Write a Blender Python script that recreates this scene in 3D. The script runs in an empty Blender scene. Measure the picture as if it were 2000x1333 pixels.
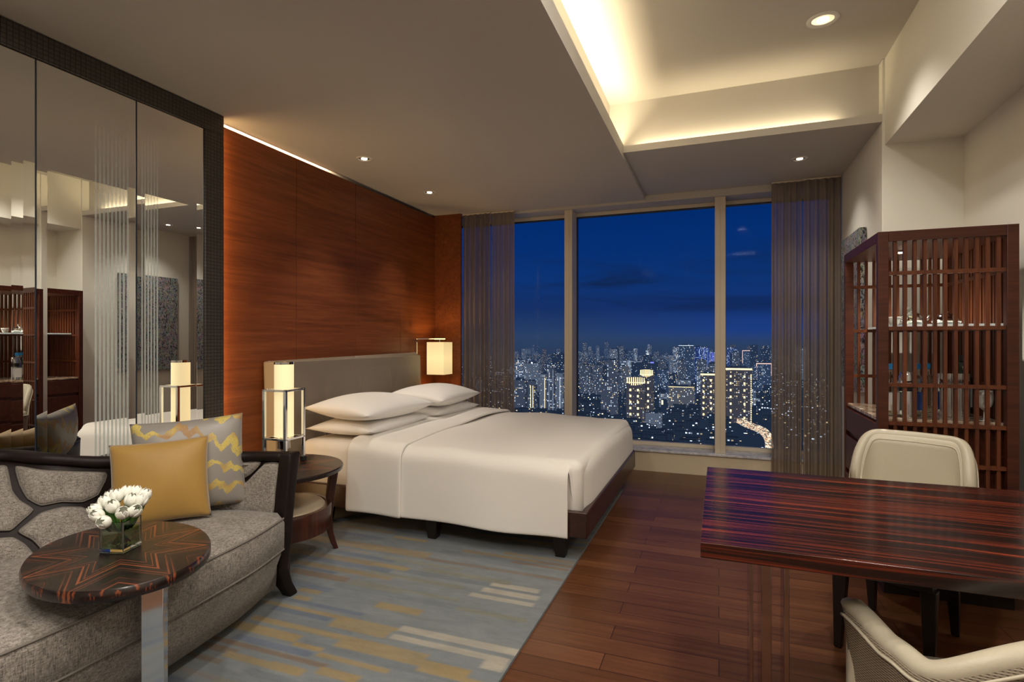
import bpy, math, random
from mathutils import Vector, Matrix
R = random.Random(7)
PI = math.pi
SC = bpy.context.scene
COL = SC.collection

# ------------------------------------------------------------------ helpers
class MB:
    def __init__(s): s.v = []; s.f = []
    def add(s, vs, fs):
        n = len(s.v); s.v += [tuple(p) for p in vs]; s.f += [tuple(i + n for i in f) for f in fs]; return s
    def box(s, x0, x1, y0, y1, z0, z1):
        return s.add([(x0,y0,z0),(x1,y0,z0),(x1,y1,z0),(x0,y1,z0),(x0,y0,z1),(x1,y0,z1),(x1,y1,z1),(x0,y1,z1)],
            [(0,3,2,1),(4,5,6,7),(0,1,5,4),(1,2,6,5),(2,3,7,6),(3,0,4,7)])
    def loft(s, rings, cap=True, closed=True):
        m = len(rings[0]); vs = [p for r in rings for p in r]; fs = []
        for i in range(len(rings)-1):
            for j in range(m if closed else m-1):
                k = (j+1) % m
                fs.append((i*m+j, i*m+k, (i+1)*m+k, (i+1)*m+j))
        if cap:
            fs.append(tuple(reversed(range(m)))); fs.append(tuple((len(rings)-1)*m + j for j in range(m)))
        return s.add(vs, fs)
    def lathe(s, prof, c=(0,0,0), n=32, cap=True):
        return s.loft([[(c[0]+r*math.cos(2*PI*j/n), c[1]+r*math.sin(2*PI*j/n), c[2]+z) for j in range(n)] for r, z in prof], cap)
    def tube(s, pts, r, n=10, cap=True):
        pts = [Vector(p) for p in pts]; rings = []
        up = Vector((0,0,1)); prev = None
        for i, p in enumerate(pts):
            t = (pts[min(i+1, len(pts)-1)] - pts[max(i-1, 0)]).normalized()
            if prev is None:
                a = t.cross(up)
                if a.length < .05: a = t.cross(Vector((1,0,0)))
            else: a = prev - t * prev.dot(t)
            a.normalize(); prev = a; b = t.cross(a)
            rr = r[i] if isinstance(r, (list, tuple)) else r
            rings.append([p + a*rr*math.cos(2*PI*j/n) + b*rr*math.sin(2*PI*j/n) for j in range(n)])
        return s.loft(rings, cap)
    def sweep(s, pts, prof, cap=True):
        # prof: list of (side, up) ; up is z
        pts = [Vector(p) for p in pts]; rings = []
        for i, p in enumerate(pts):
            t = (pts[min(i+1, len(pts)-1)] - pts[max(i-1, 0)]); t.z = 0; t.normalize()
            a = Vector((t.y, -t.x, 0))
            pr = prof(i) if callable(prof) else prof
            rings.append([p + a*q[0] + Vector((0,0,q[1])) for q in pr])
        return s.loft(rings, cap)
    def grid(s, fn, nu, nv, wrap=False):
        vs = [fn(i/(nu-1), j/(nv-1)) for i in range(nu) for j in range(nv)]; fs = []
        for i in range(nu-1):
            for j in range(nv-1):
                fs.append((i*nv+j, (i+1)*nv+j, (i+1)*nv+j+1, i*nv+j+1))
        return s.add(vs, fs)
    def prism(s, poly, z0, z1):
        return s.loft([[(x,y,z0) for x,y in poly], [(x,y,z1) for x,y in poly]])
    def build(s, name, mat, parent=None, bevel=0, smooth=False, sub=0, world=True, solid=0, angle=None, segs=2, merge=0):
        me = bpy.data.meshes.new(name)
        vs = s.v
        if parent is not None and world:
            inv = WM(parent).inverted(); vs = [inv @ Vector(p) for p in vs]
        me.from_pydata([tuple(p) for p in vs], [], s.f)
        if merge:
            import bmesh
            bm = bmesh.new(); bm.from_mesh(me); bmesh.ops.remove_doubles(bm, verts=bm.verts, dist=merge); bmesh.ops.recalc_face_normals(bm, faces=bm.faces); bm.to_mesh(me); bm.free()
        else:
            import bmesh
            bm = bmesh.new(); bm.from_mesh(me); bmesh.ops.recalc_face_normals(bm, faces=bm.faces); bm.to_mesh(me); bm.free()
        me.update()
        o = bpy.data.objects.new(name, me); COL.objects.link(o)
        if mat: me.materials.append(mat)
        if parent is not None: o.parent = parent
        if solid:
            m = o.modifiers.new('solid', 'SOLIDIFY'); m.thickness = solid; m.offset = 0
        if bevel:
            m = o.modifiers.new('bevel', 'BEVEL'); m.width = bevel; m.segments = segs; m.limit_method = 'ANGLE'; m.angle_limit = math.radians(35)
        if sub:
            m = o.modifiers.new('sub', 'SUBSURF'); m.levels = sub; m.render_levels = sub
        if smooth:
            for p in me.polygons: p.use_smooth = True
        if angle or (bevel and not smooth):
            for p in me.polygons: p.use_smooth = True
            try: me.set_sharp_from_angle(angle=math.radians(angle or 32))
            except Exception: pass
        return o
def WM(o):
    m = Matrix.Translation(o.location) @ Matrix.Rotation(o.rotation_euler.z, 4, 'Z')
    return WM(o.parent) @ m if o.parent else m
def tag(o, label=None, cat=None, group=None, kind=None):
    if label: o['label'] = label
    if cat: o['category'] = cat
    if group: o['group'] = group
    if kind: o['kind'] = kind
    return o
def thing(name, label, cat, loc=(0,0,0), rz=0, group=None):
    o = bpy.data.objects.new(name, None); COL.objects.link(o)
    o.location = loc; o.rotation_euler = (0,0,rz); o.empty_display_size = .1
    return tag(o, label, cat, group)
def struct(o, label=None, cat=None):
    return tag(o, label, cat, kind='structure')
def copy_tree(o, parent=None):
    c = o.copy(); COL.objects.link(c); c.parent = parent
    for ch in list(o.children): copy_tree(ch, c)
    return c
def cr(P, s):
    n = len(P)-1; x = max(0, min(.99999, s))*n; i = int(x); f = x-i
    g = lambda k: Vector(P[max(0, min(n, i+k))])
    a, b, c, d = g(-1), g(0), g(1), g(2)
    if i == 0: a = 2*b-c
    if i == n-1: d = 2*c-b
    return .5*((2*b)+(c-a)*f+(2*a-5*b+4*c-d)*f*f+(3*b-a-3*c+d)*f**3)
def smoothstep(a, b, x):
    t = max(0, min(1, (x-a)/(b-a))); return t*t*(3-2*t)

# ------------------------------------------------------------------ material helper
class N:
    def __init__(s, name, world=False):
        if world:
            s.m = bpy.data.worlds.new(name); s.m.use_nodes = True
        else:
            s.m = bpy.data.materials.new(name); s.m.use_nodes = True
        s.t = s.m.node_tree; s.t.nodes.clear()
        s.out = s.t.nodes.new('ShaderNodeOutputWorld' if world else 'ShaderNodeOutputMaterial')
    def put(s, sock, v):
        if isinstance(v, bpy.types.NodeSocket): s.t.links.new(v, sock)
        elif v is not None:
            if isinstance(v, (tuple, list)):
                if sock.type == 'RGBA' and len(v) == 3: v = (*v, 1)
            sock.default_value = v
    def n(s, typ, ins=None, out=0, **props):
        nd = s.t.nodes.new('ShaderNode' + typ)
        for k, v in props.items(): setattr(nd, k, v)
        for k, v in (ins or {}).items():
            s.put(nd.inputs[k], v)
        return nd.outputs[out] if out is not None else nd
    def math(s, op, a, b=0.0, c=None):
        nd = s.t.nodes.new('ShaderNodeMath'); nd.operation = op
        s.put(nd.inputs[0], a); s.put(nd.inputs[1], b)
        if c is not None: s.put(nd.inputs[2], c)
        return nd.outputs[0]
    def mix(s, f, a, b, mode='MIX'):
        nd = s.t.nodes.new('ShaderNodeMix'); nd.data_type = 'RGBA'; nd.blend_type = mode
        s.put(nd.inputs[0], f); s.put(nd.inputs[6], a); s.put(nd.inputs[7], b)
        return nd.outputs[2]
    def ramp(s, f, stops, interp='LINEAR'):
        nd = s.t.nodes.new('ShaderNodeValToRGB'); s.put(nd.inputs[0], f); nd.color_ramp.interpolation = interp
        e = nd.color_ramp.elements
        while len(e) < len(stops): e.new(.5)
        for i, (p, c) in enumerate(stops):
            e[i].position = p; e[i].color = (*c, 1) if len(c) == 3 else c
        return nd.outputs[0]
    def pos(s): return s.n('NewGeometry', out=0)
    def obj(s): return s.n('TexCoord', out=3)
    def sep(s, v):
        nd = s.n('SeparateXYZ', {0: v}, out=None); return nd.outputs[0], nd.outputs[1], nd.outputs[2]
    def comb(s, x=0., y=0., z=0.): return s.n('CombineXYZ', {0: x, 1: y, 2: z})
    def scale(s, v, sc, rot=(0,0,0)): return s.n('Mapping', {0: v, 2: rot, 3: sc})
    def noise(s, v, scale=5., detail=2., rough=.5, dist=0., out=0):
        return s.n('TexNoise', {'Vector': v, 'Scale': scale, 'Detail': detail, 'Roughness': rough, 'Distortion': dist}, out=out)
    def bump(s, h, strength=.2, dist=.01): return s.n('Bump', {'Strength': strength, 'Distance': dist, 'Height': h})
    def pbr(s, base, rough=.5, metal=0., normal=None, **kw):
        ins = {'Base Color': base, 'Roughness': rough, 'Metallic': metal}
        if normal is not None: ins['Normal'] = normal
        for k, v in kw.items(): ins[k.replace('_', ' ')] = v
        sh = s.n('BsdfPrincipled', ins); s.t.links.new(sh, s.out.inputs[0]); return s.m
    def surf(s, sh): s.t.links.new(sh, s.out.inputs[0]); return s.m

def plain(name, c, rough=.5, metal=0., **kw): return N(name).pbr(c, rough, metal, **kw)
def emit(name, c, st, sample=True):
    n = N(name); m = n.surf(n.n('Emission', {0: c, 1: st}))
    if not sample: m.cycles.emission_sampling = 'NONE'
    return m

def paint(name, c, b=.03):
    n = N(name); h = n.noise(n.pos(), 60, 3); v = n.noise(n.pos(), 1.2, 2)
    col = n.mix(v, tuple(k*.94 for k in c), tuple(min(1, k*1.05) for k in c))
    return n.pbr(col, .75, normal=n.bump(h, b, .002))
M = {}
M['ceiling'] = paint('ceiling_paint', (.56,.53,.49))
M['wall'] = paint('wall_paint', (.76,.74,.67))
M['cream'] = paint('cream_paint', (.66,.56,.40))
M['chrome'] = plain('chrome', (.78,.78,.8), .07, 1.)
M['dark_chrome'] = plain('smoked_chrome', (.5,.48,.47), .06, 1.)
M['smoked_leg'] = plain('smoked_chrome_leg', (.36,.29,.25), .08, 1.)
M['black'] = plain('black_plastic', (.01,.01,.012), .3)
M['black_wood'] = plain('black_wood', (.012,.008,.007), .28)
M['frame_alu'] = plain('window_frame_coat', (.66,.58,.46), .45)
M['frame_dark'] = plain('window_gasket', (.02,.03,.05), .4)
M['led'] = emit('led_glow', (1,.86,.62), 14., False)
M['white_gloss'] = plain('white_gloss', (.75,.74,.7), .25)
M['paper'] = plain('paper_white', (.75,.74,.72), .6)
M['blue_cap'] = plain('blue_cap', (.02,.25,.6), .3)
M['silver'] = plain('silver', (.85,.84,.82), .15, 1.)
M['glass_shelf'] = plain('frosted_shelf', (.8,.85,.82), .1, Emission_Color=(.9,1,.95,1), Emission_Strength=.15)

def wood(name, c0, c1, c2, axis='y', rough=.35, gs=26., spec=.5, along=1.0):
    n = N(name); p = n.pos()
    sc = {'x': (along, gs, gs), 'y': (gs, along, gs), 'z': (gs, gs, along)}[axis]
    a = n.noise(n.scale(p, sc), 1., 5, .62, .6)
    b = n.noise(n.scale(p, tuple(k*.18 for k in sc)), 1., 3, .5, 1.5)
    f = n.math('ADD', n.math('MULTIPLY', a, .65), n.math('MULTIPLY', b, .35))
    col = n.ramp(f, [(.32, c0), (.5, c1), (.68, c2)])
    return n.pbr(col, rough, normal=n.bump(a, .05, .002), Specular_IOR_Level=spec)
M['panel_wood'] = wood('panel_wood', (.115,.029,.008), (.185,.049,.013), (.25,.073,.021), 'y', .42, 46., .35, 2.2)
M['cab_wood'] = wood('cabinet_wood', (.036,.009,.005), (.062,.015,.007), (.092,.023,.010), 'x', .36, 55., .3, 2.)
M['slat_wood'] = wood('slat_wood', (.055,.015,.005), (.105,.028,.009), (.155,.043,.014), 'z', .38, 40., .3, 2.)
M['bed_wood'] = wood('bed_wood', (.018,.007,.005), (.035,.012,.008), (.06,.02,.012), 'y', .3, 40.)
M['sofa_wood'] = wood('sofa_wood', (.007,.004,.003), (.011,.006,.005), (.018,.009,.007), 'y', .5, 40., .22)
M['apron_wood'] = wood('apron_wood', (.02,.006,.004), (.05,.012,.006), (.10,.025,.01), 'z', .28, 40.)

# macassar ebony desk
def macassar(name, coord='desk'):
    n = N(name); p = n.pos() if coord == 'desk' else n.obj()
    if coord == 'desk':
        x, y, z = n.sep(p)
        w = n.noise(n.scale(p, (1.1, 1.5, 1)), 1., 2, .5)
        q = n.math('ADD', n.math('SUBTRACT', y, n.math('MULTIPLY', z, 1.)), n.math('MULTIPLY', w, .10))
        v = n.comb(n.math('MULTIPLY', x, .9), n.math('MULTIPLY', q, 95.), 0.)
        v2 = n.comb(n.math('MULTIPLY', x, .6), n.math('MULTIPLY', q, 17.), 3.)
    else:
        x, y, z = n.sep(p)
        ang = n.math('ARCTAN2', y, x); r = n.math('SQRT', n.math('ADD', n.math('MULTIPLY', x, x), n.math('MULTIPLY', y, y)))
        fr = n.math('FRACT', n.math('ADD', n.math('MULTIPLY', ang, 8/(2*PI)), .23))
        fold = n.math('MULTIPLY', n.math('SUBTRACT', .5, n.math('ABSOLUTE', n.math('SUBTRACT', fr, .5))), 2*PI/8)
        q = n.math('MULTIPLY', r, n.math('SINE', n.math('ADD', fold, -.75)))
        v = n.comb(n.math('MULTIPLY', r, 1.0), n.math('MULTIPLY', q, 120.), n.math('MULTIPLY', z, 30.))
        v2 = n.comb(n.math('MULTIPLY', r, 1.), n.math('MULTIPLY', q, 30.), 3.)
    a = n.noise(v, 1., 3, .6); b = n.noise(v2, 1., 2, .5)
    f = n.math('ADD', n.math('MULTIPLY', a, .50 if coord == 'desk' else .60), n.math('MULTIPLY', b, .50 if coord == 'desk' else .40))
    if coord == 'desk':
        col = n.ramp(f, [(.41, (.005,.003,.003)), (.49, (.018,.005,.004)), (.56, (.12,.019,.008)), (.66, (.32,.055,.015))])
    else:
        col = n.ramp(f, [(.46, (.008,.005,.004)), (.555, (.018,.007,.006)), (.59, (.15,.034,.012)), (.70, (.30,.08,.024))])
    return n.pbr(col, .2 if coord == 'desk' else .3, normal=n.bump(a, .02, .001), Specular_IOR_Level=.45, Coat_Weight=.25, Coat_Roughness=.12)
M['desk'] = macassar('macassar_desk'); M['sunburst'] = macassar('macassar_sunburst', 'obj')

# floor planks
n = N('floor_planks'); p = n.pos()
br = n.n('TexBrick', {'Vector': p, 'Color1': (.0,.0,.0,1), 'Color2': (1,1,1,1), 'Mortar': (.5,.5,.5,1), 'Scale': 1., 'Mortar Size': .0016, 'Bias': 0., 'Brick Width': 1.15, 'Row Height': .115}, out=None, offset=.37, squash=1.)
g = n.noise(n.scale(p, (1.6, 42, 1)), 1., 5, .6, .4)
f = n.math('ADD', n.math('MULTIPLY', br.outputs[0], .26), n.math('MULTIPLY', g, .76))
col = n.ramp(f, [(.20, (.055,.020,.009)), (.50, (.105,.039,.016)), (.78, (.165,.066,.028))])
col = n.mix(br.outputs[1], col, (.02,.007,.004))
M['floor'] = n.pbr(col, n.math('ADD', n.math('MULTIPLY', g, .18), .22), normal=n.bump(n.math('SUBTRACT', g, br.outputs[1]), .08, .002), Specular_IOR_Level=.33)

def weave(name, c0, c1, sc=420., rough=.9, bs=.5, coord='obj', slub=True):
    n = N(name); p = n.obj() if coord == 'obj' else n.pos()
    a = n.noise(n.scale(p, (sc*.25, sc*.25, sc)), 1., 2, .6); b = n.noise(n.scale(p, (sc, sc, sc*.2)), 1., 2, .6)
    c = n.noise(p, 14, 3)
    f = n.math('ADD', n.math('MULTIPLY', n.math('ADD', a, b), .42), n.math('MULTIPLY', c, .16))
    col = n.ramp(f, [(.36, c0), (.62, c1)])
    return n.pbr(col, rough, normal=n.bump(n.math('ADD', a, b), bs, .003), Sheen_Weight=.15)
M['sofa'] = weave('sofa_weave', (.075,.062,.052), (.36,.32,.28), 300)
M['piping'] = plain('sofa_piping', (.16,.14,.12), .9)
def linen(name, c):
    n = N(name); p = n.obj(); a = n.noise(p, 3.5, 3, .5); w = n.noise(p, 500, 1)
    return n.pbr(c, .8, normal=n.bump(n.math('ADD', a, n.math('MULTIPLY', w, .1)), .12, .03), Sheen_Weight=.1)
M['linen'] = linen('white_linen', (.80,.76,.70)); M['linen2'] = linen('white_pillow', (.84,.81,.77))
def leather(name, c, b=.15):
    n = N(name); p = n.obj(); a = n.n('TexVoronoi', {'Vector': p, 'Scale': 260.}); l = n.noise(p, 4, 2)
    col = n.mix(l, tuple(k*.9 for k in c), tuple(k*1.08 for k in c))
    return n.pbr(col, .38, normal=n.bump(a, b, .0015))
M['headboard'] = leather('headboard_leather', (.22,.175,.13), .1)
M['cream_leather'] = leather('cream_leather', (.47,.42,.32), .1)
M['stool_leather'] = leather('stool_leather', (.62,.50,.36), .1)
n = N('woven_back'); p = n.obj(); x, y, z = n.sep(p)
h = n.math('ADD', x, y)
wv = n.math('MULTIPLY', n.math('SINE', n.math('MULTIPLY', z, 1050.)), n.math('SINE', n.math('MULTIPLY', h, 900.)))
wz = n.math('SINE', n.math('MULTIPLY', z, 1050.))
f = n.math('ADD', n.math('MULTIPLY', wz, .3), n.math('ADD', n.math('MULTIPLY', wv, .2), .5))
M['woven'] = n.pbr(n.ramp(f, [(.1, (.05,.035,.022)), (.8, (.34,.28,.20))]), .7, normal=n.bump(f, .5, .002))
n = N('mirror_border'); p = n.pos(); x, y, z = n.sep(p)
bk = n.n('TexBrick', {'Vector': n.comb(y, z, 0.), 'Color1': (.060,.050,.040,1), 'Color2': (.048,.040,.032,1), 'Mortar': (.014,.011,.009,1), 'Scale': 1., 'Mortar Size': .0022, 'Brick Width': .022, 'Row Height': .020}, out=None, offset=0.)
M['border'] = n.pbr(bk.outputs[0], .35, normal=n.bump(n.math('SUBTRACT', 1., bk.outputs[1]), .5, .003))

# mirror glass with etched stripes fading out at the top
def mirror_mat(name, y0, y1, cnt, top):
    n = N(name); p = n.pos(); x, y, z = n.sep(p)
    t = n.math('MULTIPLY', n.math('SUBTRACT', y, y0), cnt/(y1-y0))
    inb = n.math('MULTIPLY', n.math('GREATER_THAN', t, 0.), n.math('LESS_THAN', t, float(cnt)-.4))
    st = n.math('MULTIPLY', n.math('LESS_THAN', n.math('FRACT', t), .52), inb)
    fade = n.n('MapRange', {0: z, 1: top, 2: top-.75, 3: 0., 4: 1.})
    fac = n.math('MULTIPLY', n.math('MULTIPLY', st, fade), .72)
    a = n.n('BsdfPrincipled', {'Base Color': (.97,.98,.96,1), 'Metallic': 1., 'Roughness': .0})
    b = n.n('BsdfPrincipled', {'Base Color': (.52,.58,.54,1), 'Metallic': 0., 'Roughness': .5})
    return n.surf(n.n('MixShader', {0: fac, 1: a, 2: b}))

# gold zigzag brocade
n = N('zigzag_brocade'); p = n.obj(); x, y, z = n.sep(p)
d = n.noise(p, 7, 3)
zz = n.math('PINGPONG', n.math('ADD', n.math('MULTIPLY', x, 1.), n.math('MULTIPLY', d, .10)), .038)
q = n.math('FRACT', n.math('ADD', n.math('MULTIPLY', n.math('ADD', n.math('ADD', z, n.math('MULTIPLY', x, .25)), n.math('MULTIPLY', zz, 1.0)), 9.), n.math('MULTIPLY', d, 1.6)))
band = n.math('LESS_THAN', q, .30)
thr = n.noise(p, 260, 2)
msk = n.math('MULTIPLY', band, n.math('GREATER_THAN', thr, .40))
gold = n.mix(n.ramp(n.noise(p, 6, 2), [(.42, (0,0,0)), (.56, (1,1,1))]), (.36,.19,.06), (.60,.46,.10))
col = n.mix(msk, (.27,.245,.22), gold)
M['brocade'] = n.pbr(col, n.math('ADD', n.math('MULTIPLY', msk, .2), .4), normal=n.bump(n.math('ADD', msk, n.noise(p, 6, 2)), .3, .004), Sheen_Weight=.2)
n = N('gold_velvet'); p = n.obj(); d = n.noise(p, 5, 4)
M['gold'] = n.pbr(n.mix(d, (.30,.165,.030), (.42,.24,.045)), .55, normal=n.bump(n.noise(p, 400, 1), .2, .002), Sheen_Weight=.4)

# rug: vertex coloured mesh modulated by mottled noise
n = N('rug_pile'); at = n.n('VertexColor', {}, layer_name='Col'); p = n.pos()
m1 = n.noise(n.scale(p, (2.2, 7, 1)), 2.4, 6, .7, .5); m2 = n.noise(p, 350, 2)
fade = n.ramp(n.noise(n.scale(p, (1.2, 2, 1)), 1.6, 4, .6), [(.42, (0,0,0)), (.75, (.35,.35,.35))])
col = n.mix(fade, at, (.150,.180,.190))
col = n.mix(n.math('MULTIPLY', m1, 1.), n.mix(.60, col, (.02,.03,.04)), n.mix(.10, col, (.8,.82,.82)))
M['rug'] = n.pbr(col, .95, normal=n.bump(m2, .6, .004), Sheen_Weight=.2)

# marble, art
n = N('brown_marble'); p = n.pos(); d = n.noise(p, 9, 6, .65, 1.5)
M['marble'] = n.pbr(n.ramp(d, [(.3, (.10,.05,.03)), (.48, (.42,.28,.18)), (.6, (.62,.52,.42)), (.75, (.25,.14,.09))]), .15)
n = N('sill_stone'); p = n.pos(); d = n.noise(p, 14, 5, .6, 1.)
M['sill'] = n.pbr(n.ramp(d, [(.3, (.35,.36,.40)), (.6, (.62,.62,.64))]), .25)
n = N('relief_canvas'); p = n.obj()
v = n.n('TexVoronoi', {'Vector': n.scale(p, (1, 1, .55), (.5, .3, .6)), 'Scale': 40.}, out=None); d = n.noise(n.scale(p, (1, 1, .6)), 34, 3, .7, 2.5)
col = n.ramp(d, [(.36, (.01,.01,.014)), (.46, (.03,.03,.05)), (.50, (.50,.50,.52)), (.54, (.04,.05,.12)), (.60, (.65,.58,.50)), (.66, (.05,.04,.06)), (.75, (.35,.08,.06))])
M['art'] = n.pbr(n.mix(.25, col, v.outputs[1], 'OVERLAY'), .5, normal=n.bump(d, .9, .02))

# sheer curtain
def sheer(name, c, dens):
    n = N(name); p = n.pos(); x, y, z = n.sep(p)
    f = n.noise(n.scale(p, (30, 30, .25)), 1., 3, .6)
    df = n.n('BsdfDiffuse', {0: c}); tl = n.n('BsdfTranslucent', {0: c}); tr = n.n('BsdfTransparent', {})
    ds = n.n('MixShader', {0: .35, 1: df, 2: tl})
    fac = n.n('MapRange', {0: f, 1: .35, 2: .65, 3: dens-.14, 4: dens+.12})
    return n.surf(n.n('MixShader', {0: fac, 1: tr, 2: ds}))
M['sheer'] = sheer('sheer_curtain', (.34,.27,.20), .83); M['drape'] = sheer('drape_curtain', (.28,.22,.17), .92)
n = N('window_glass'); lw = n.n('LayerWeight', {0: .12}, out=0)
M['pane'] = n.surf(n.n('MixShader', {0: n.math('MULTIPLY', lw, .07), 1: n.n('BsdfTransparent', {0: (.96,.98,1)}), 2: n.n('BsdfGlossy', {0: (1,1,1), 1: .0})}))
n = N('clear_glass')
M['glass'] = n.surf(n.n('MixShader', {0: n.math('MINIMUM', n.math('MULTIPLY', n.n('LayerWeight', {0: .35}, out=1), 1.0), .8), 1: n.n('BsdfTransparent', {0: (.90,.95,.92)}), 2: n.n('BsdfGlossy', {0: (1,1,1), 1: .02})}))
n = N('vase_water')
M['vase_glass'] = plain('vase_glass', (.93,.97,.94), .02, Transmission_Weight=1., IOR=1.45)
M['water'] = n.surf(n.n('MixShader', {0: .25, 1: n.n('BsdfTransparent', {0: (.75,.9,.7)}), 2: n.n('BsdfGlossy', {0: (.8,.9,.75), 1: .05})}))
M['petal'] = plain('tulip_petal', (.80,.80,.72), .5, Subsurface_Weight=.15, Subsurface_Radius=(.01,.01,.008))
M['leaf'] = plain('tulip_leaf', (.07,.18,.03), .4); M['stem'] = plain('tulip_stem', (.12,.28,.05), .45)
def shade(name, c, st):
    n = N(name); p = n.obj(); x, y, z = n.sep(p)
    g = n.n('MapRange', {0: n.math('ABSOLUTE', z), 1: 0., 2: .2, 3: 1.1, 4: .75})
    e = n.n('Emission', {0: c, 1: n.math('MULTIPLY', g, st)}); d = n.n('BsdfDiffuse', {0: (.7,.6,.4)})
    return n.surf(n.n('AddShader', {0: e, 1: d}))
M['shade'] = shade('lamp_shade_paper', (1,.80,.42), 1.05); M['shade2'] = shade('sconce_shade_cloth', (1,.74,.34), .78)

# ------------------------------------------------------------------ room shell
XL, XR, XN, YW, ZL, ZR, ZT = -2.88, .975, 1.40, 5.40, 2.61, 2.65, 3.05
YP = 4.11; YB = -2.6; ZC = ZT
struct(MB().box(-3.2, 2.2, YB-.2, 5.9, -.12, 0).build('floor', M['floor']), 'reddish brown wooden plank floor', 'floor')
# ceiling: left slab (lower), far slab, tray top
YF = YP+.075
o = MB().box(-3.2, -.78, YB, YW, ZL, ZL+.12)
o.box(-.78, -.70, YB, YF, ZL, ZL+.025); o.box(-.70, -.665, YB, YF, ZL, ZL+.10); o.box(-.78, -.665, YF, YW, ZL, ZL+.1)
o.box(-.665, XR, YP+.012, YF, ZR, ZR+.012); o.box(-.665, XR, YP, YP+.012, ZR, ZR+.05)
o.box(-.665, XR, YF, YW, ZR, ZR+.04)
o.box(-.86, XR, YF, YF+.1, ZR+.04, ZT+.1); o.box(-.86, -.78, YB, YF, ZL+.12, ZT)
o.box(-.86, XR, YB, YF, ZT, ZT+.1); o.box(XR, XN+.1, YB, YP, ZT, ZT+.1)
struct(o.build('ceiling', M['ceiling']), 'white painted ceiling with recessed lit tray', 'ceiling')
# beam on the right
struct(MB().box(.99, XN+.1, YB, YP, 2.50, ZT).build('trim_1', M['wall']), 'deep painted ceiling beam along the right wall', 'beam')
# right wall : nook wall, pillar face, side wall
struct(MB().box(XN, XN+.15, YB, YP+.1, 0, ZT).build('wall_right', M['wall']), 'pale painted wall behind the slatted cabinet', 'wall')
struct(MB().box(XR, XN+.15, YP, YW+.02, 0, ZT).build('wall_right_pillar', M['wall'], bevel=.004), 'pale painted pillar carrying the textured canvas', 'pillar')
# baseboard
struct(MB().box(XR-.014, XR, YP-.014, YW, 0, .10).box(XR, XN, YP-.014, YP, 0, .10).build('baseboard_right', M['wall'], bevel=.003), 'low painted skirting at the pillar foot', 'baseboard')
# back wall
struct(MB().box(-3.2, 2.2, YB-.15, YB, 0, ZT+.1).build('wall_back', M['wall']), 'painted wall behind the desk area', 'wall')
# window wall : low wall, sill, head, mullions
struct(MB().box(-3.1, XR, YW, YW+.12, 0, .185).build('wall_window', M['cream']), 'low cream wall under the window', 'wall')
struct(MB().box(-3.1, XR, YW-.015, YW+.42, .185, .208).build('trim_2', M['sill'], bevel=.004), 'pale stone window sill', 'sill')
struct(MB().box(-3.1, XR, YW, YW+.42, 2.585, 2.80).build('trim_3', M['ceiling']), 'painted lintel above the window', 'lintel')
struct(MB().box(XR, XR+.2, YW, YW+.42, 0, 2.8).box(-3.2, -3.1, YW-.2, YW+.42, 0, 2.8).build('trim_4', M['wall']), 'painted window reveal', 'reveal')
YG = YW + .25
def pane(i, x0, x1, lab):
    w = .035
    f = MB().box(x0, x1, YG-.03, YG+.03, .208, .208+w).box(x0, x1, YG-.03, YG+.03, 2.585-w, 2.585).box(x0, x0+w, YG-.03, YG+.03, .208+w, 2.585-w).box(x1-w, x1, YG-.03, YG+.03, .208+w, 2.585-w)
    o = f.build('window_%d' % i, M['frame_alu'] if i != 2 else M['frame_alu'], bevel=.003)
    struct(o, lab, 'window')
    MB().box(x0+w, x1-w, YG-.004, YG+.004, .208+w, 2.585-w).build('glass', M['pane'], o)
    MB().box(x0+w, x0+w+.012, YG-.02, YG+.02, .208+w, 2.585-w).box(x1-w-.012, x1-w, YG-.02, YG+.02, .208+w, 2.585-w).box(x0+w+.012, x1-w-.012, YG-.02, YG+.02, 2.585-w-.012, 2.585-w).build('gasket', M['frame_dark'], o)
pane(1, -3.05, -1.435, 'left window pane behind the bed'); pane(2, -1.435, .015, 'wide middle window pane facing the city'); pane(3, .015, XR, 'right window pane beside the sheer curtain')
for i, (xa, xb) in enumerate([(-1.475, -1.395), (-.035, .058)]):
    struct(MB().box(xa, xb, YW+.03, YG-.03, .208, 2.585).box(xa+.045, xa+.052, YW+.026, YW+.03, .208, 2.585).build('trim_%d' % (5+i), M['frame_alu'], bevel=.004),
        ['cream window mullion beside the bed', 'cream window mullion beside the desk'][i], 'mullion')
# wood wall
WX = XL
o = MB(); ys = [2.49, 3.19, 3.885, 4.585, 5.28]
for a, b in zip(ys[:-1], ys[1:]): o.box(WX-.03, WX, a+.002, b-.002, 0, 2.582)
o.box(WX-.05, WX-.034, 2.3, 5.3, 0, 2.5)
struct(o.build('wall_left', M['panel_wood'], bevel=.002), 'warm reddish brown veneered headboard wall in tall panels', 'wall')
struct(MB().box(-3.2, WX-.12, YB, YW, 0, ZT).build('wall_left_rear', M['wall']), 'painted wall behind the veneer and mirror', 'wall')
struct(MB().box(WX-.05, -2.575, 5.28, 5.31, 0, ZL).build('wall_left_return', M['panel_wood']), 'narrow veneered return panel beside the curtain', 'wall')
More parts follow.
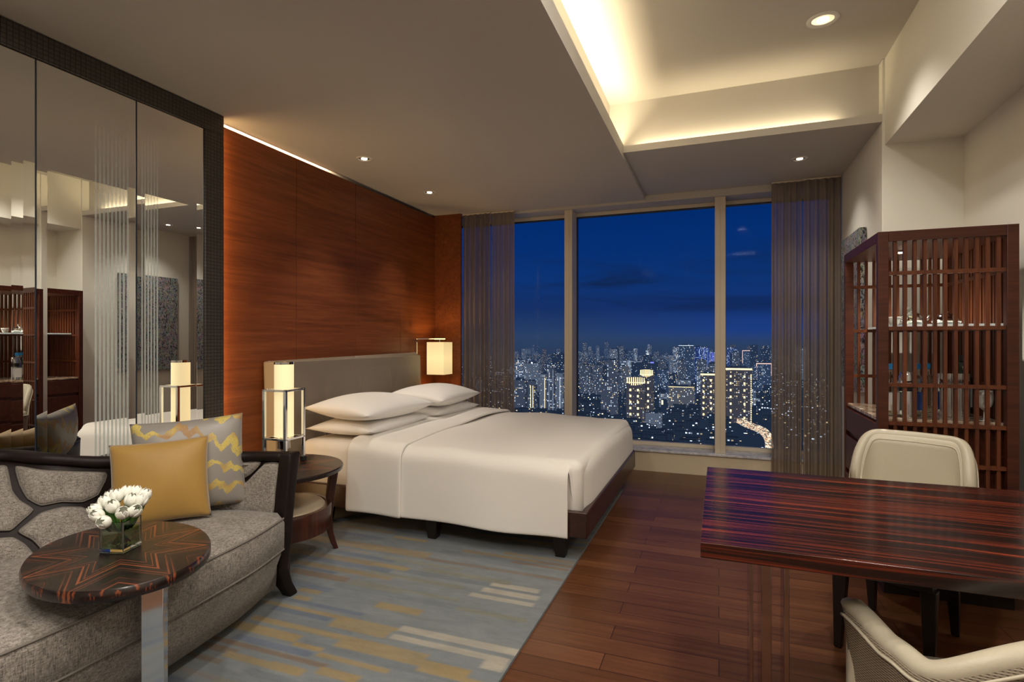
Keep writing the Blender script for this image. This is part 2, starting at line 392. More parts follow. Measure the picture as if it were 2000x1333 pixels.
# ------------------------------------------------------------------ mirror wall
MX = -2.81
WMR = thing('wall_mirror', 'tall three panel wall mirror in a wide dark embossed frame behind the sofa', 'mirror', (MX-.05, 1.9, 0))
t = MB().box(MX-.05, MX+.012, 1.386, 2.49, 2.49, ZL-.002).box(MX-.05, MX+.012, 2.36, 2.49, 0, 2.49)
t.build('frame', M['border'], WMR, bevel=.004)
tag(MB().box(MX-.05, MX+.014, 1.20, 1.384, 0, ZL-.002).build('door_post', M['cab_wood'], bevel=.003), 'dark reddish post at the left edge of the mirrors', 'post')
def mirror(y0, y1, mat, lab, rot=0., xo=0.):
    z0, z1, b, r = .12, 2.487, .042, .0016
    c = (y0+y1)/2; x0 = MX+xo
    fx = lambda y, dx: x0 + dx + (y-c)*math.tan(rot)
    ring = lambda ins, dx: [(fx(y0+ins, dx), y0+ins, z0+ins), (fx(y1-ins, dx), y1-ins, z0+ins), (fx(y1-ins, dx), y1-ins, z1-ins), (fx(y0+ins, dx), y0+ins, z1-ins)]
    m = MB(); m.loft([ring(0, r), ring(b, 0)], cap=False)
    q = ring(b, 0); m.add(q, [(0,1,2,3)])
    k = m.build('mirror_panel', mat, WMR); k['label'] = lab
    e = MB().box(x0-.006, x0+r-.001, y0-.003, y0, z0, z1).box(x0-.006, x0+r-.001, y1, y1+.003, z0, z1); e.build('edge', M['frame_dark'], k)
mirror(1.388, 1.515, mirror_mat('mirror_glass_a', 0, 1, 1, 2), 'narrow mirror panel at the far left of the wall', .0)
mirror(1.521, 1.962, mirror_mat('mirror_glass_b', 1.763, 1.936, 9, 2.36), 'wide mirror panel with nine etched frosted stripes', -.010)
mirror(1.968, 2.357, mirror_mat('mirror_glass_c', 1.99, 2.09, 6, 2.40), 'mirror panel reflecting the lantern lamp', 0.)

# ------------------------------------------------------------------ downlights
def downlight(x, y, z, lab, power, r=.045, ang=110, blend=.9, col=(1,.92,.80), real=True, glow=None):
    if real:
        t = thing('downlight', lab, 'downlight', (x, y, z))
        MB().lathe([(r*1.35, 0), (r*1.35, -.004), (r, -.007), (r*.92, .0)], n=28, cap=False).build('trim_ring', M['white_gloss'], t, world=False, smooth=True)
        MB().lathe([(r*.92, -.001), (.001, -.001)], n=28, cap=False).build('reflector', M['silver'], t, world=False)
        MB().lathe([(r*.5, -.0035), (.001, -.0035)], n=20, cap=False).build('bulb', M['led'], t, world=False)
    l = bpy.data.lights.new('spot', 'SPOT'); l.energy = power; l.color = col; l.spot_size = math.radians(ang); l.spot_blend = blend; l.shadow_soft_size = .04
    lo = bpy.data.objects.new('downlight_or_fill_beam', l); COL.objects.link(lo); lo.location = (x, y, z-.03)
downlight(-2.474, 3.44, ZL, 'ceiling downlight nearest the top of the wood wall', 40, ang=74)
downlight(-2.475, 4.43, ZL, 'ceiling downlight over the far side of the headboard', 40, ang=74)
downlight(.58, 4.72, ZR, 'ceiling downlight in front of the right curtain', 22)
downlight(.545, 3.49, ZT, 'larger ceiling downlight inside the lit tray', 55, r=.062)
def area(loc, rot, sx, sy, power, col, shape='RECTANGLE', spread=PI):
    l = bpy.data.lights.new('area', 'AREA'); l.shape = shape; l.size = sx; l.size_y = sy; l.energy = power; l.color = col; l.spread = spread
    o = bpy.data.objects.new('strip_or_fill_light', l); COL.objects.link(o); o.location = loc; o.rotation_euler = rot; return o
WARM = (1, .70, .34); COVE = (1, .83, .52)
# cove strip along the left edge of the tray (points up)
area((-.735, .8, ZL+.035), (PI, .35, 0), .05, 6.5, 66, COVE)
area((.08, YP+.045, ZR+.02), (PI-.45, 0, 0), 1.3, .04, 3.6, COVE)
area((.15, 1.2, ZR+.05), (PI, 0, 0), .9, .9, 7, (1,.9,.75), 'DISK')  # added unseen uplight disc that brightens the tray ceiling, not a cove strip
# behind the veneer: strip pointing up at the ceiling, and one beside the mirror frame
area((WX-.040, 3.05, 2.52), (PI, 0, 0), .02, 1.1, 4.0, (1,.78,.48))
area((WX+.03, 2.497, 1.3), (PI/2, .0, 0), .03, 2.5, 6., (1,.62,.25))
# unseen soft fill lights added around and behind the camera to brighten the room
area((-1.3, .2, ZL-.02), (0, 0, 0), .5, .5, 18, (1,.93,.84), 'DISK')
area((-1.25, 1.45, ZL-.01), (0, 0, 0), .14, .14, 15, (1,.93,.84), 'DISK')
area((.4, -.8, ZT-.02), (0, 0, 0), .6, .6, 42, (1,.93,.84), 'DISK')
area((.35, 1.75, ZT-.01), (0, 0, 0), .14, .14, 20, (1,.93,.84), 'DISK')
area((-1.0, 2.2, ZL-.01), (0, 0, 0), .01, .01, 0, (1,.93,.84), 'DISK')
for x, y, z, p in ((-1.0, .6, ZL, 40), (.5, .7, ZT, 40)):  # added out-of-view fill spots with no fixture
    downlight(x, y, z, '', p, real=False, ang=140)

# ------------------------------------------------------------------ rug
import bmesh
cols = {'gold': (.30,.19,.03), 'gold2': (.24,.15,.035), 'brown': (.16,.08,.022), 'cream': (.42,.37,.28), 'blue': (.07,.10,.17), 'olive': (.17,.165,.11), 'bg': (.150,.172,.180), 'grey': (.17,.19,.195), 'deep': (.115,.135,.155), 'taupe': (.20,.17,.15)}
stripes = [(-2.45,-1.56,2.74,2.83,'gold2'),(-1.55,-.75,2.735,2.765,'brown'),(-1.08,-.75,2.865,2.895,'brown'),(-2.37,-1.78,2.55,2.61,'gold2'),(-2.24,-1.6,2.43,2.475,'gold2'),(-2.16,-1.79,2.33,2.385,'brown'),
(-1.78,-1.46,2.32,2.37,'olive'),(-1.8,-1.58,2.56,2.61,'gold'),(-1.09,-.83,2.56,2.605,'cream'),(-1.107,-.82,2.485,2.53,'cream'),(-1.132,-.818,2.42,2.455,'cream'),(-1.51,-1.27,2.16,2.215,'gold'),
(-1.14,-.79,2.275,2.305,'olive'),(-1.95,-1.827,2.175,2.21,'gold'),(-1.93,-1.824,2.085,2.135,'gold'),(-2.04,-1.287,2.01,2.045,'gold'),(-1.592,-1.298,1.95,2.01,'gold'),(-1.287,-.745,2.02,2.065,'cream'),
(-1.291,-.75,1.955,1.99,'cream'),(-.855,-.75,1.905,1.955,'cream'),(-1.94,-1.605,1.98,2.01,'blue'),(-1.96,-1.063,1.875,1.91,'gold'),(-2.043,-1.632,1.79,1.85,'gold'),(-1.632,-1.487,1.775,1.80,'gold'),
(-1.471,-.861,1.83,1.87,'gold'),(-1.484,-1.165,1.745,1.775,'gold'),(-2.025,-1.389,1.685,1.72,'brown'),(-2.034,-1.795,1.63,1.675,'brown'),(-2.042,-1.795,1.565,1.595,'brown'),(-1.829,-1.578,1.615,1.65,'gold'),
(-1.617,-1.446,1.615,1.66,'gold'),(-1.408,-1.236,1.655,1.70,'gold'),(-1.067,-.761,1.80,1.83,'gold'),(-2.3,-1.65,2.50,2.55,'blue'),(-2.1,-1.7,2.63,2.67,'blue'),(-2.2,-1.9,2.39,2.42,'blue'),(-1.8,-1.3,2.66,2.70,'olive'),
(-1.75,-1.2,2.47,2.50,'olive'),(-1.55,-1.15,2.35,2.375,'olive'),(-2.0,-1.5,2.07,2.10,'blue'),(-1.5,-1.0,2.60,2.64,'olive'),(-2.3,-1.9,2.68,2.715,'taupe'),(-2.2,-1.8,2.21,2.25,'blue'),(-1.9,-1.5,1.73,1.76,'blue')]
x0r, x1r, y0r, y1r = -2.75, -.748, .25, 4.6
rr = random.Random(4)
bgrows = {}
for k in range(200):
    y = y0r + k*.045; x = x0r; row = []
    while x < x1r:
        w = rr.uniform(.25, .9); row.append((x, x+w, rr.choice(['bg','bg','bg','grey','deep','bg','bg']))); x += w
    bgrows[k] = row
for y in [1.5 - i*.062 for i in range(20)] + [2.93 + i*.055 for i in range(30)]:
    x = x0r + rr.uniform(0, .4)
    while x < x1r:
        w = rr.uniform(.2, .8)
        if rr.random() < .5: stripes.append((x, min(x1r, x+w), y-.016, y+.016, rr.choice(['gold','gold2','brown','blue','olive','taupe'])))
        x += w
nx, ny = 110, 470
me = bpy.data.meshes.new('rug'); vs = []; fs = []; cs = []
for j in range(ny+1):
    for i in range(nx+1):
        x = x0r + (x1r-x0r)*i/nx; y = y0r + (y1r-y0r)*j/ny; vs.append((x, y, .012))
        c = 'bg'
        for a, b, q in bgrows[int((y-y0r)/.045)]:
            if a <= x < b: c = q
        for a, b, ya, yb, q in stripes:
            if a <= x <= b and ya <= y <= yb: c = q
        cs.append((*cols[c], 1))
for j in range(ny):
    for i in range(nx): k = j*(nx+1)+i; fs.append((k, k+1, k+nx+2, k+nx+1))
nb = len(vs); vs += [(x0r,y0r,0),(x1r,y0r,0),(x1r,y1r,0),(x0r,y1r,0),(x0r,y0r,.012),(x1r,y0r,.012),(x1r,y1r,.012),(x0r,y1r,.012)]; cs += [(*cols['deep'],1)]*8
for a, b in ((0,1),(1,2),(2,3),(3,0)): fs.append((nb+a, nb+b, nb+b+4, nb+a+4))
me.from_pydata(vs, [], fs); me.update()
ca = me.color_attributes.new('Col', 'FLOAT_COLOR', 'POINT')
for i, c in enumerate(cs): ca.data[i].color = c
me.materials.append(M['rug'])
o = bpy.data.objects.new('area_rug', me); COL.objects.link(o)
tag(o, 'blue grey area rug with broken gold, brown and cream stripes under the bed', 'rug')

# ------------------------------------------------------------------ bed
bed = thing('bed', 'large platform bed with taupe leather headboard and dark wood frame', 'bed', (-1.7, 3.9, 0))
BY0, BY1, BX0, BX1 = 2.975, 4.84, -2.72, -.68
m = MB().box(BX0, BX1, BY0, BY0+.035, .155, .30).box(BX0, BX1, BY1-.035, BY1, .155, .30).box(BX1-.035, BX1, BY0+.035, BY1-.035, .155, .30).box(BX0, BX0+.03, BY0+.035, BY1-.035, .155, .30).box(BX0+.03, BX1-.035, BY0+.035, BY1-.035, .155, .20)
m.build('frame', M['bed_wood'], bed, bevel=.006)
for x in (-.85, -1.68, -2.5):
    for y in (3.06, 4.74):
        a, b = .045, .028
        MB().loft([[(x-b,y-b,.0125),(x+b,y-b,.0125),(x+b,y+b,.0125),(x-b,y+b,.0125)], [(x-a,y-a,.158),(x+a,y-a,.158),(x+a,y+a,.158),(x-a,y+a,.158)]]).build('leg', M['black_wood'], bed, bevel=.004)
# headboard: four padded vertical panels, leaning back slightly
hb = MB()
ybs = [2.868, 3.345, 3.80, 4.29, 4.79]
def hbx(z, y): return -2.74 - .06*(z-.3)/.8
for k in range(4):
    a, b = ybs[k], ybs[k+1]
    def fn(u, v, a=a, b=b, k=k):
        y = a + (b-a)*u; z = .16 + .955*v
        e = min(u, 1-u)*(b-a); puff = .022*(1-math.exp(-e/.022)); tp = smoothstep(1, .955, v)
        y += ((y-3.8)*.03)*(1-v)*0
        return (hbx(z, y) + puff*tp - .03*(1-tp), y, z + .022*((y-2.87)/1.85) * v)
    hb.grid(fn, 60, 30)
ob = hb.build('headboard', M['headboard'], bed, smooth=True, merge=.0005)
for k in (1, 2, 3):
    MB().tube([(hbx(z, 0)+.004, ybs[k], z + .022*((ybs[k]-2.87)/1.85)*((z-.16)/.955)) for z in (.2, .5, .8, 1.09)], .0045, 6).build('seam_piping', M['stool_leather'], bed, smooth=True)
m = MB(); P = [(-2.775, 2.870), (-2.855, 2.855), (-2.872, 2.87), (-2.872, 4.785), (-2.855, 4.80), (-2.775, 4.785)]
m.loft([[(x+.035, y, .16) for x, y in P], [(x+.0, y, 1.112) for x, y in P]]).build('headboard_back', M['headboard'], bed, bevel=.01)
# mattress with fitted sheet
def rbox(x0, x1, y0, y1, z0, z1, r, n=8, crown=.0):
    # rounded box as a grid heightfield + sides
    m = MB(); rings = []
    def ring(ins, z):
        pts = []; q = max(.02, r-ins)
        for cx, cy, a0 in ((x1-ins-q, y0+ins+q, -PI/2), (x1-ins-q, y1-ins-q, 0), (x0+ins+q, y1-ins-q, PI/2), (x0+ins+q, y0+ins+q, PI)):
            for k in range(n+1):
                a = a0 + PI/2*k/n; pts.append((cx+q*math.cos(a), cy+q*math.sin(a), z))
        return pts
    rings.append(ring(r*.15, z0))
    rings.append(ring(0, z0+r*.2)); rings.append(ring(0, z1-r))
    for k in range(1, n+1):
        a = PI/2*k/n; rings.append(ring(r*(1-math.cos(a)), z1-r+r*math.sin(a)))
    for ins in (.1, .2, .35, .5):
        rings.append(ring(r+ins*(y1-y0)*.5, z1+crown*math.sin(PI/2*min(1, ins*2))))
    return m.loft(rings)
mt = rbox(-2.69, -.72, 3.0, 4.82, .205, .575, .06, crown=.015).build('mattress', M['linen'], bed, smooth=True)
# duvet: one draped sheet
dz = .012
def duvet_path(x0, x1, foot, off, hemz, crown, yend, nx=40, seed=1, edge=0.):
    """grid in (a: along x, b: from near hem over the top to the far side)"""
    rr = random.Random(seed); ph = [rr.uniform(0, 6) for _ in range(6)]
    y_side = 2.955 - off; ztop = .585 + off
    prof = []   # (y, z)
    nh = 12
    for k in range(nh): prof.append((y_side - .010*(1-k/nh), hemz + (ztop-.09-hemz)*k/nh))
    for k in range(7):
        a = PI/2*k/6; prof.append((y_side+.10-.10*math.cos(a), ztop-.09+.09*math.sin(a)))
    ns = len(prof)
    for k in range(1, 15): 
        t = k/14; y = y_side+.10+(yend-.1-(y_side+.10))*t
        prof.append((y, ztop + crown*math.sin(PI*min(1, max(0, t)))**.7 if 0 < t < 1 else ztop))
    for k in range(1, 7):
        a = PI/2*k/6; prof.append((yend-.1+.10*math.sin(a), ztop-.09+.09*math.cos(a)))
    for k in range(1, 5): prof.append((yend, ztop-.09-(.16)*k/4))
    m = MB(); cols_ = []
    for i in range(nx+1):
        x = x0 + (x1-x0)*i/nx; c = []
        for j, (y, z) in enumerate(prof):
            w = .006*math.sin(x*5+ph[0]+y*3) + .004*math.sin(x*11+y*7+ph[1])
            yy = y
            if j < 12: yy = y + (1-j/12)*.010*math.sin(x*8+ph[2])
            zz = z + (w if j > 12 else w*.6)
            fall = smoothstep(x1-.35, x1, x)*.03 if foot else 0
            c.append((x, yy, zz - (fall if j >= ns-4 else fall*min(1, j/12))))
        cols_.append(c)
    if foot:
        last = cols_[-1]
        for k in range(1, 12):
            c = []; 
            for j, (y, z) in enumerate(prof):
                X, Y, Z = last[j]
                if j < ns-3: c.append((X+.0005*k, Y, Z)); continue
                if k <= 6:
                    a = PI/2*k/6; dx = .085*math.sin(a); zz = Z-.09*(1-math.cos(a))
                else:
                    dx = .085 + .004*(k-6)/5; zz = (Z-.09) + (.285-(Z-.09))*(k-6)/5
                s = min(1, (j-(ns-3))/3)
                yin = max(Y, 2.995) if Y < 3.9 else min(Y, 4.82)
                c.append((X+dx*(.25+.75*s), Y+(yin-Y)*min(1, k/5), min(Z, zz)))
            cols_.append(c)
    return m.loft(cols_, cap=False, closed=False)
dv = thing('duvet', 'smooth white duvet draped over the bed with its top edge turned back', 'duvet', (-1.4, 3.9, .3))
duvet_path(-1.95, -.79, True, 0, .15, .02, 4.86, seed=3).build('cover', M['linen'], dv, smooth=True, solid=.010, sub=1)
# turned-back flap: thick layer with a rounded fold along its right edge
mf = duvet_path(-2.245, -1.84, False, .018, .152, .02, 4.875, nx=16, seed=5)
mf.build('turned_back_flap', M['linen'], dv, smooth=True, solid=.020, sub=1)
# pillows
def pillow(name, w, d, t, mat, loc, rz, lab, cat, group=None, rx=0., ry=0., corner=.16, seed=0, seam=False, pw=2.4):
    rr = random.Random(seed); ph = [rr.uniform(0, 6) for _ in range(4)]; m = MB(); n_ = 30
    def fn(sgn):
        def f(u, v):
            x, y = u*2-1, v*2-1
            sx = x*(1-corner*.35*(1-abs(x)**2)*0) ; 
            px_ = x*w/2*(1-.055*(1-y*y)*abs(x)**3); py_ = y*d/2*(1-.055*(1-x*x)*abs(y)**3)
            h = t/2*max(0, (1-abs(x)**pw))**.55*max(0, (1-abs(y)**pw))**.55
            h *= 1+.07*math.sin(3*x+ph[0])*math.sin(2.5*y+ph[1])
            return (px_, py_, sgn*h)
        return f
    m.grid(fn(1), n_, n_); m.grid(fn(-1), n_, n_)
    o = m.build(name, mat, smooth=True, merge=.0008)
    o.location = loc; o.rotation_euler = (rx, ry, rz)
    return tag(o, lab, cat, group)
pillow('bed_pillow', .52, .84, .135, M['linen2'], (-2.40, 3.44, .650), .03, 'white bed pillow at the bottom of the near stack', 'pillow', 'white pillows on the bed', seed=1)
pillow('bed_pillow', .54, .86, .175, M['linen2'], (-2.38, 3.42, .775), -.03, 'white bed pillow on top of the near stack beside the lantern lamp', 'pillow', 'white pillows on the bed', ry=.06, seed=2)
pillow('bed_pillow', .52, .80, .135, M['linen2'], (-2.38, 4.35, .650), -.02, 'white bed pillow at the bottom of the far stack', 'pillow', 'white pillows on the bed', seed=3)
pillow('bed_pillow', .54, .84, .175, M['linen2'], (-2.36, 4.33, .775), .04, 'white bed pillow on top of the far stack below the square wall sconce', 'pillow', 'white pillows on the bed', ry=.06, seed=4)
# far nightstand
t = thing('nightstand', 'wooden nightstand on the far side of the bed under the sconce', 'nightstand', (-2.62, 5.07, 0))
MB().box(-2.84, -2.40, 4.90, 5.25, .56, .60).build('top', M['panel_wood'], t, bevel=.004)
MB().box(-2.82, -2.44, 4.92, 5.23, .12, .56).build('body', M['cab_wood'], t, bevel=.004)
for x in (-2.80, -2.46):
    for y in (4.94, 5.21): MB().box(x-.015, x+.015, y-.015, y+.015, .001, .12).build('leg', M['black_wood'], t)
# sconce
t = thing('wall_sconce', 'square glowing wall sconce on a chrome bracket beside the curtain', 'wall lamp', (-2.66, 4.97, 1.075))
MB().loft([[(-2.755,4.875,z),(-2.565,4.875,z),(-2.565,5.065,z),(-2.755,5.065,z)] for z in (.912,1.238)], cap=False).build('lamp_shade', M['shade2'], t)
MB().box(-2.84, -2.828, 4.80, 4.815, .90, 1.275).box(-2.88, -2.83, 4.80, 4.815, 1.255, 1.267).box(-2.88, -2.83, 4.80, 4.815, .905, .917).tube([(-2.834,4.807,1.272),(-2.66,4.97,1.275)], .006, 8).tube([(-2.66,4.97,1.275),(-2.66,4.97,1.236)], .005, 8).tube([(-2.70,4.93,1.275),(-2.62,5.01,1.275)], .01, 8).build('bracket', M['chrome'], t)
lp = bpy.data.lights.new('sconce_point', 'POINT'); lp.energy = 4; lp.color = (1,.66,.28); lp.shadow_soft_size = .015
o = bpy.data.objects.new('sconce_light', lp); COL.objects.link(o); o.location = (-2.66, 4.97, 1.16)
lp = bpy.data.lights.new('sconce_point_low', 'POINT'); lp.energy = 3; lp.color = (1,.66,.28); lp.shadow_soft_size = .015
o = bpy.data.objects.new('sconce_light', lp); COL.objects.link(o); o.location = (-2.66, 4.97, .99)

# ------------------------------------------------------------------ bedside round table
TC = (-2.345, 2.451)
t = thing('bedside_table', 'round two tier dark wood bedside table with curved splayed legs', 'table', (*TC, 0))
MB().lathe([(.33,-.030),(.35,-.026),(.355,-.006),(.350,0),(.001,0)], (0,0,.535), 64, cap=False).build('table_top', M['sunburst'], t, world=False, angle=40)
MB().lathe([(.24,.18),(.285,.18),(.29,.30),(.284,.312),(.262,.312),(.25,.30),(.001,.30)], n=64, cap=False).build('shelf', M['apron_wood'], t, world=False, angle=40)
MB().lathe([(.250,.296),(.256,.306),(.245,.318),(.12,.326),(.001,.327)], n=64, cap=False).build('shelf_pad', M['stool_leather'], t, world=False, smooth=True)
def curved_leg(ax, ay, r0):
    # profile in radial direction
    pts = [(r0+.035, .505), (r0+.024, .42), (r0+.012, .32), (r0+.004, .22), (r0+.010, .12), (r0+.030, .05), (r0+.046, .0125)]
    rings = []
    for i, (r, z) in enumerate(pts):
        w = .030 - .015*(i/6); d = .024 - .011*(i/6); 
        c = Vector((ax*r, ay*r, z)); s = Vector((-ay, ax, 0)); q = Vector((ax, ay, 0))
        rings.append([c-s*w-q*d, c+s*w-q*d, c+s*w+q*d, c-s*w+q*d])
    return MB().loft(rings)
# front leg aims at the foot seen beside the bed
for k in range(4):
    a = math.atan2(2.697-TC[1], -2.145-TC[0]) + k*PI/2 
    curved_leg(math.cos(a), math.sin(a), .275).build('leg', M['apron_wood'], t, world=False, bevel=.004)
# lantern lamp
LX, LY, LZ = -2.39, 2.545, .535
t = thing('lantern_lamp', 'tall chrome lantern table lamp with glowing tube shade on bedside table', 'table lamp', (LX, LY, LZ), .03)
h = .075; pr = .0085
fr = MB()
for sx in (-1, 1):
    for sy in (-1, 1): fr.box(sx*h-pr, sx*h+pr, sy*h-pr, sy*h+pr, .0, .435)
fr.build('posts', M['chrome'], t, world=False, bevel=.0015)
for z in (.435, .155):
    q = MB().box(-h-pr, h+pr, -h-pr, -h+pr, z-.012, z).box(-h-pr, h+pr, h-pr, h+pr, z-.012, z).box(-h-pr, -h+pr, -h+pr, h-pr, z-.012, z).box(h-pr, h+pr, -h+pr, h-pr, z-.012, z)
    q.build('square_rail', M['chrome'], t, world=False, bevel=.0015)
for sx in (-1, 1):
    for sy in (-1, 1): MB().box(sx*h-.014, sx*h+.014, sy*h-.014, sy*h+.014, .001, .03).build('foot', M['black'], t, world=False, bevel=.002)
MB().lathe([(.054,.155),(.054,.585)], n=40, cap=False).build('lamp_shade', M['shade'], t, world=False, smooth=True)
MB().lathe([(.0555,.578),(.0555,.592),(.05,.592),(.05,.578)], n=40, cap=False).build('shade_rim', M['dark_chrome'], t, world=False)
MB().box(-h+pr, h-pr, -.006, .006, .141, .149).box(-.006, .006, -h+pr, h-pr, .141, .149).lathe([(.035,.085),(.035,.149)], n=24).build('lamp_holder', M['dark_chrome'], t, world=False)
for z, e in ((.50, 5.0),):
    lp = bpy.data.lights.new('lantern_point', 'POINT'); lp.energy = e; lp.color = (1,.74,.38); lp.shadow_soft_size = .015
    o = bpy.data.objects.new('lantern_light', lp); COL.objects.link(o); o.location = (LX, LY, LZ+z+.02)

# ------------------------------------------------------------------ sofa
sofa = thing('sofa', 'curved grey tweed sofa with dark wood trellis back below the mirrors', 'sofa', (-2.2, 1.03, 0))
B = [(-2.47,1.03,.40),(-2.45,1.2,.40),(-2.42,1.34,.40),(-2.41,1.49,.40),(-2.43,1.72,.40),(-2.29,1.97,.40),(-1.95,2.05,.40)]
T = [(-2.80,1.03,.80),(-2.80,1.22,.80),(-2.74,1.365,.785),(-2.60,1.463,.762),(-2.50,1.64,.722),(-2.20,2.03,.69),(-1.95,2.10,.695)]
YC = 1.03
def Sf(s, t):
    if s >= 0: return cr(B, s)*(1-t) + cr(T, s)*t
    p = cr(B, -s)*(1-t) + cr(T, -s)*t
    return Vector((p.x, 2*YC-p.y, p.z))
def Sn(s, t):
    a = Sf(min(.999, s+.01), t) - Sf(max(-.999, s-.01), t); b = Sf(s, min(1, t+.02)) - Sf(s, max(-.3, t-.02))
    nn = b.cross(a).normalized()
    c = Vector((-1.7, YC, .7)) - Sf(s, t)
    return nn if nn.dot(c) > 0 else -nn
# trellis back shell (thick)
ns_, nt_ = 81, 9
front = MB(); vsF = []; vsB = []
for i in range(ns_):
    s = -1 + 2*i/(ns_-1)
    for j in range(nt_):
        t_ = -.25 + 1.27*j/(nt_-1); p = Sf(s, t_); nn = Sn(s, max(0, min(1, t_)))
        vsF.append(p); vsB.append(p - nn*.045)
m = MB(); m.v = [tuple(p) for p in vsF + vsB]; o_ = ns_*nt_
for i in range(ns_-1):
    for j in range(nt_-1):
        a = i*nt_+j; b = (i+1)*nt_+j
        m.f.append((a, b, b+1, a+1)); m.f.append((o_+a, o_+a+1, o_+b+1, o_+b))
for i in range(ns_-1):
    a = i*nt_; b = (i+1)*nt_; m.f.append((a, o_+a, o_+b, b)); a += nt_-1; b += nt_-1; m.f.append((a, b, o_+b, o_+a))
for i in (0, ns_-1):
    for j in range(nt_-1):
        a = i*nt_+j; m.f.append((a, a+1, o_+a+1, o_+a))
m.build('back_frame', M['sofa_wood'], sofa, smooth=True)
# top rail
pts = [Sf(-1+2*i/60, 1.0) for i in range(61)]
prof = [(-.028,-.012),(-.024,.012),(0,.020),(.030,.016),(.048,-.004),(.040,-.020),(-.01,-.03)]
MB().sweep(pts, [(-q[0], q[1]) for q in prof]).build('top_rail', M['sofa_wood'], sofa, smooth=True)
# padded panels in (s, t)
PAN = [[(-.0,.875),(.25,.895),(.30,.893),(.333,.885),(.318,.65),(.33,.55),(.365,.45),(.3,.35),(.26,.3),(.19,.325),(0,.30)],
 [(.36,.885),(.45,.862),(.555,.85),(.65,.845),(.64,.725),(.60,.55),(.54,.488),(.475,.513),(.395,.488),(.355,.562),(.347,.7)],
 [(.28,.288),(.325,.35),(.385,.425),(.47,.465),(.53,.438),(.565,.33),(.575,.2),(.58,.06),(.335,.04),(.33,.12),(.315,.2)],
 [(.0,.26),(.185,.27),(.26,.25),(.29,.175),(.305,.088),(.31,.03),(.15,.02),(0,.02)],
 [(.57,.438),(.595,.5),(.635,.612),(.66,.69),(.705,.70),(.73,.5),(.71,.15),(.61,.05),(.60,.2),(.59,.36)],
 [(.67,.85),(.785,.915),(.845,.90),(.915,.890),(.895,.70),(.865,.585),(.79,.48),(.76,.6),(.735,.74),(.69,.78)],
 [(.985,.89),(.985,.5),(.985,.05),(.88,.03),(.77,.03),(.755,.2),(.775,.38),(.82,.46),(.875,.52),(.905,.64),(.93,.885)]]
def refine(poly, k=5):
    P = [Vector((a, b, 0)) for a, b in poly]; n_ = len(P); out = []
    for i in range(n_):
        a, b, c, d = P[i-1], P[i], P[(i+1) % n_], P[(i+2) % n_]
        for q in range(k):
            f = q/k; v = .5*((2*b)+(c-a)*f+(2*a-5*b+4*c-d)*f*f+(3*b-a-3*c+d)*f**3)
            lin = b*(1-f)+c*f; v = lin*.55 + v*.45
            out.append((v.x, v.y))
    return out
for pi, poly in enumerate(PAN):
    for sg in (1, -1):
        ring0 = refine(poly, 5)
        cx = sum(p[0] for p in ring0)/len(ring0); cy = sum(p[1] for p in ring0)/len(ring0)
        rings = []
        ring0 = [(cx+(a-cx)*.955, cy+(b-cy)*.955) for a, b in ring0]
        for k, (f, h_) in enumerate([(1, .0), (1, .006), (.97, .012), (.90, .017), (.78, .022), (.6, .025), (.35, .026), (.1, .026)]):
            r_ = []
            for a, b in ring0:
                s = cx+(a-cx)*f; t_ = cy+(b-cy)*f; s = max(0, min(.998, s))*sg
                r_.append(Sf(s, t_) + Sn(s, t_)*h_)
            rings.append(r_)
        pad = MB().loft(rings).build('back_pad', M['sofa'], sofa, smooth=True)
        pr_ = []
        for a, b in ring0 + ring0[:1]:
            s = max(0, min(.998, a))*sg; pr_.append(Sf(s, b) + Sn(s, b)*.007)
        MB().tube(pr_, .0035, 6).build('piping', M['piping'], pad)
# seat
front_pts = [(-1.862,1.985),(-1.80,1.76),(-1.772,1.55),(-1.752,1.36),(-1.738,1.2),(-1.733,1.03)]
def plan(inset=0., fin=0.):
    fp = [cr([(*p, 0) for p in front_pts], i/14) for i in range(15)]
    fp = [(p.x-fin, p.y-(inset if k == 0 else inset*max(0, 1-k/3))) for k, p in enumerate(fp)]
    bp = [Sf(i/14, .02) for i in range(15)]
    bp = [(p.x+.004, p.y-.012) for p in bp]
    half = fp[::-1] + [(bp[14][0], bp[14][1]-inset)] + [(x, y) for x, y in bp[::-1][1:]]
    low = [(x, 2*YC-y) for x, y in half]
    return half + low[::-1][1:-1]
def ringz(inset, fin, z): return [(x, y, z) for x, y in plan(inset, fin)]
def scale_ring(r, f, z):
    cx, cy = -2.1, YC; return [(cx+(x-cx)*f, cy+(y-cy)*f, z) for x, y, _ in r]
r0 = ringz(0, 0, .44)
m = MB(); m.loft([ringz(.004, .012, .290), ringz(0, .002, .300), ringz(0, 0, .36), ringz(0, .0, .418), ringz(.003, .006, .432), ringz(.010, .022, .440)] + [scale_ring(ringz(.01,.022,0), f, z) for f, z in ((.94,.450),(.82,.457),(.6,.461),(.3,.462),(.05,.462))])
m.build('seat_cushion', M['sofa'], sofa, smooth=True)
fp = [cr([(*p, 0) for p in front_pts], i/20) for i in range(21)]
for z, fi in ((.436, .008), (.296, .006)):
    line = [(p.x-fi+.003, p.y, z) for p in fp]; line += [(x, 2*YC-y, z) for x, y, _ in line[::-1][1:]]
    MB().tube(line, .0045, 6).build('piping', M['piping'], sofa)
MB().loft([ringz(.02, .085, .085), ringz(.012, .055, .17), ringz(.006, .015, .270), ringz(.006, .012, .288)]).build('seat_base', M['sofa'], sofa, smooth=True)
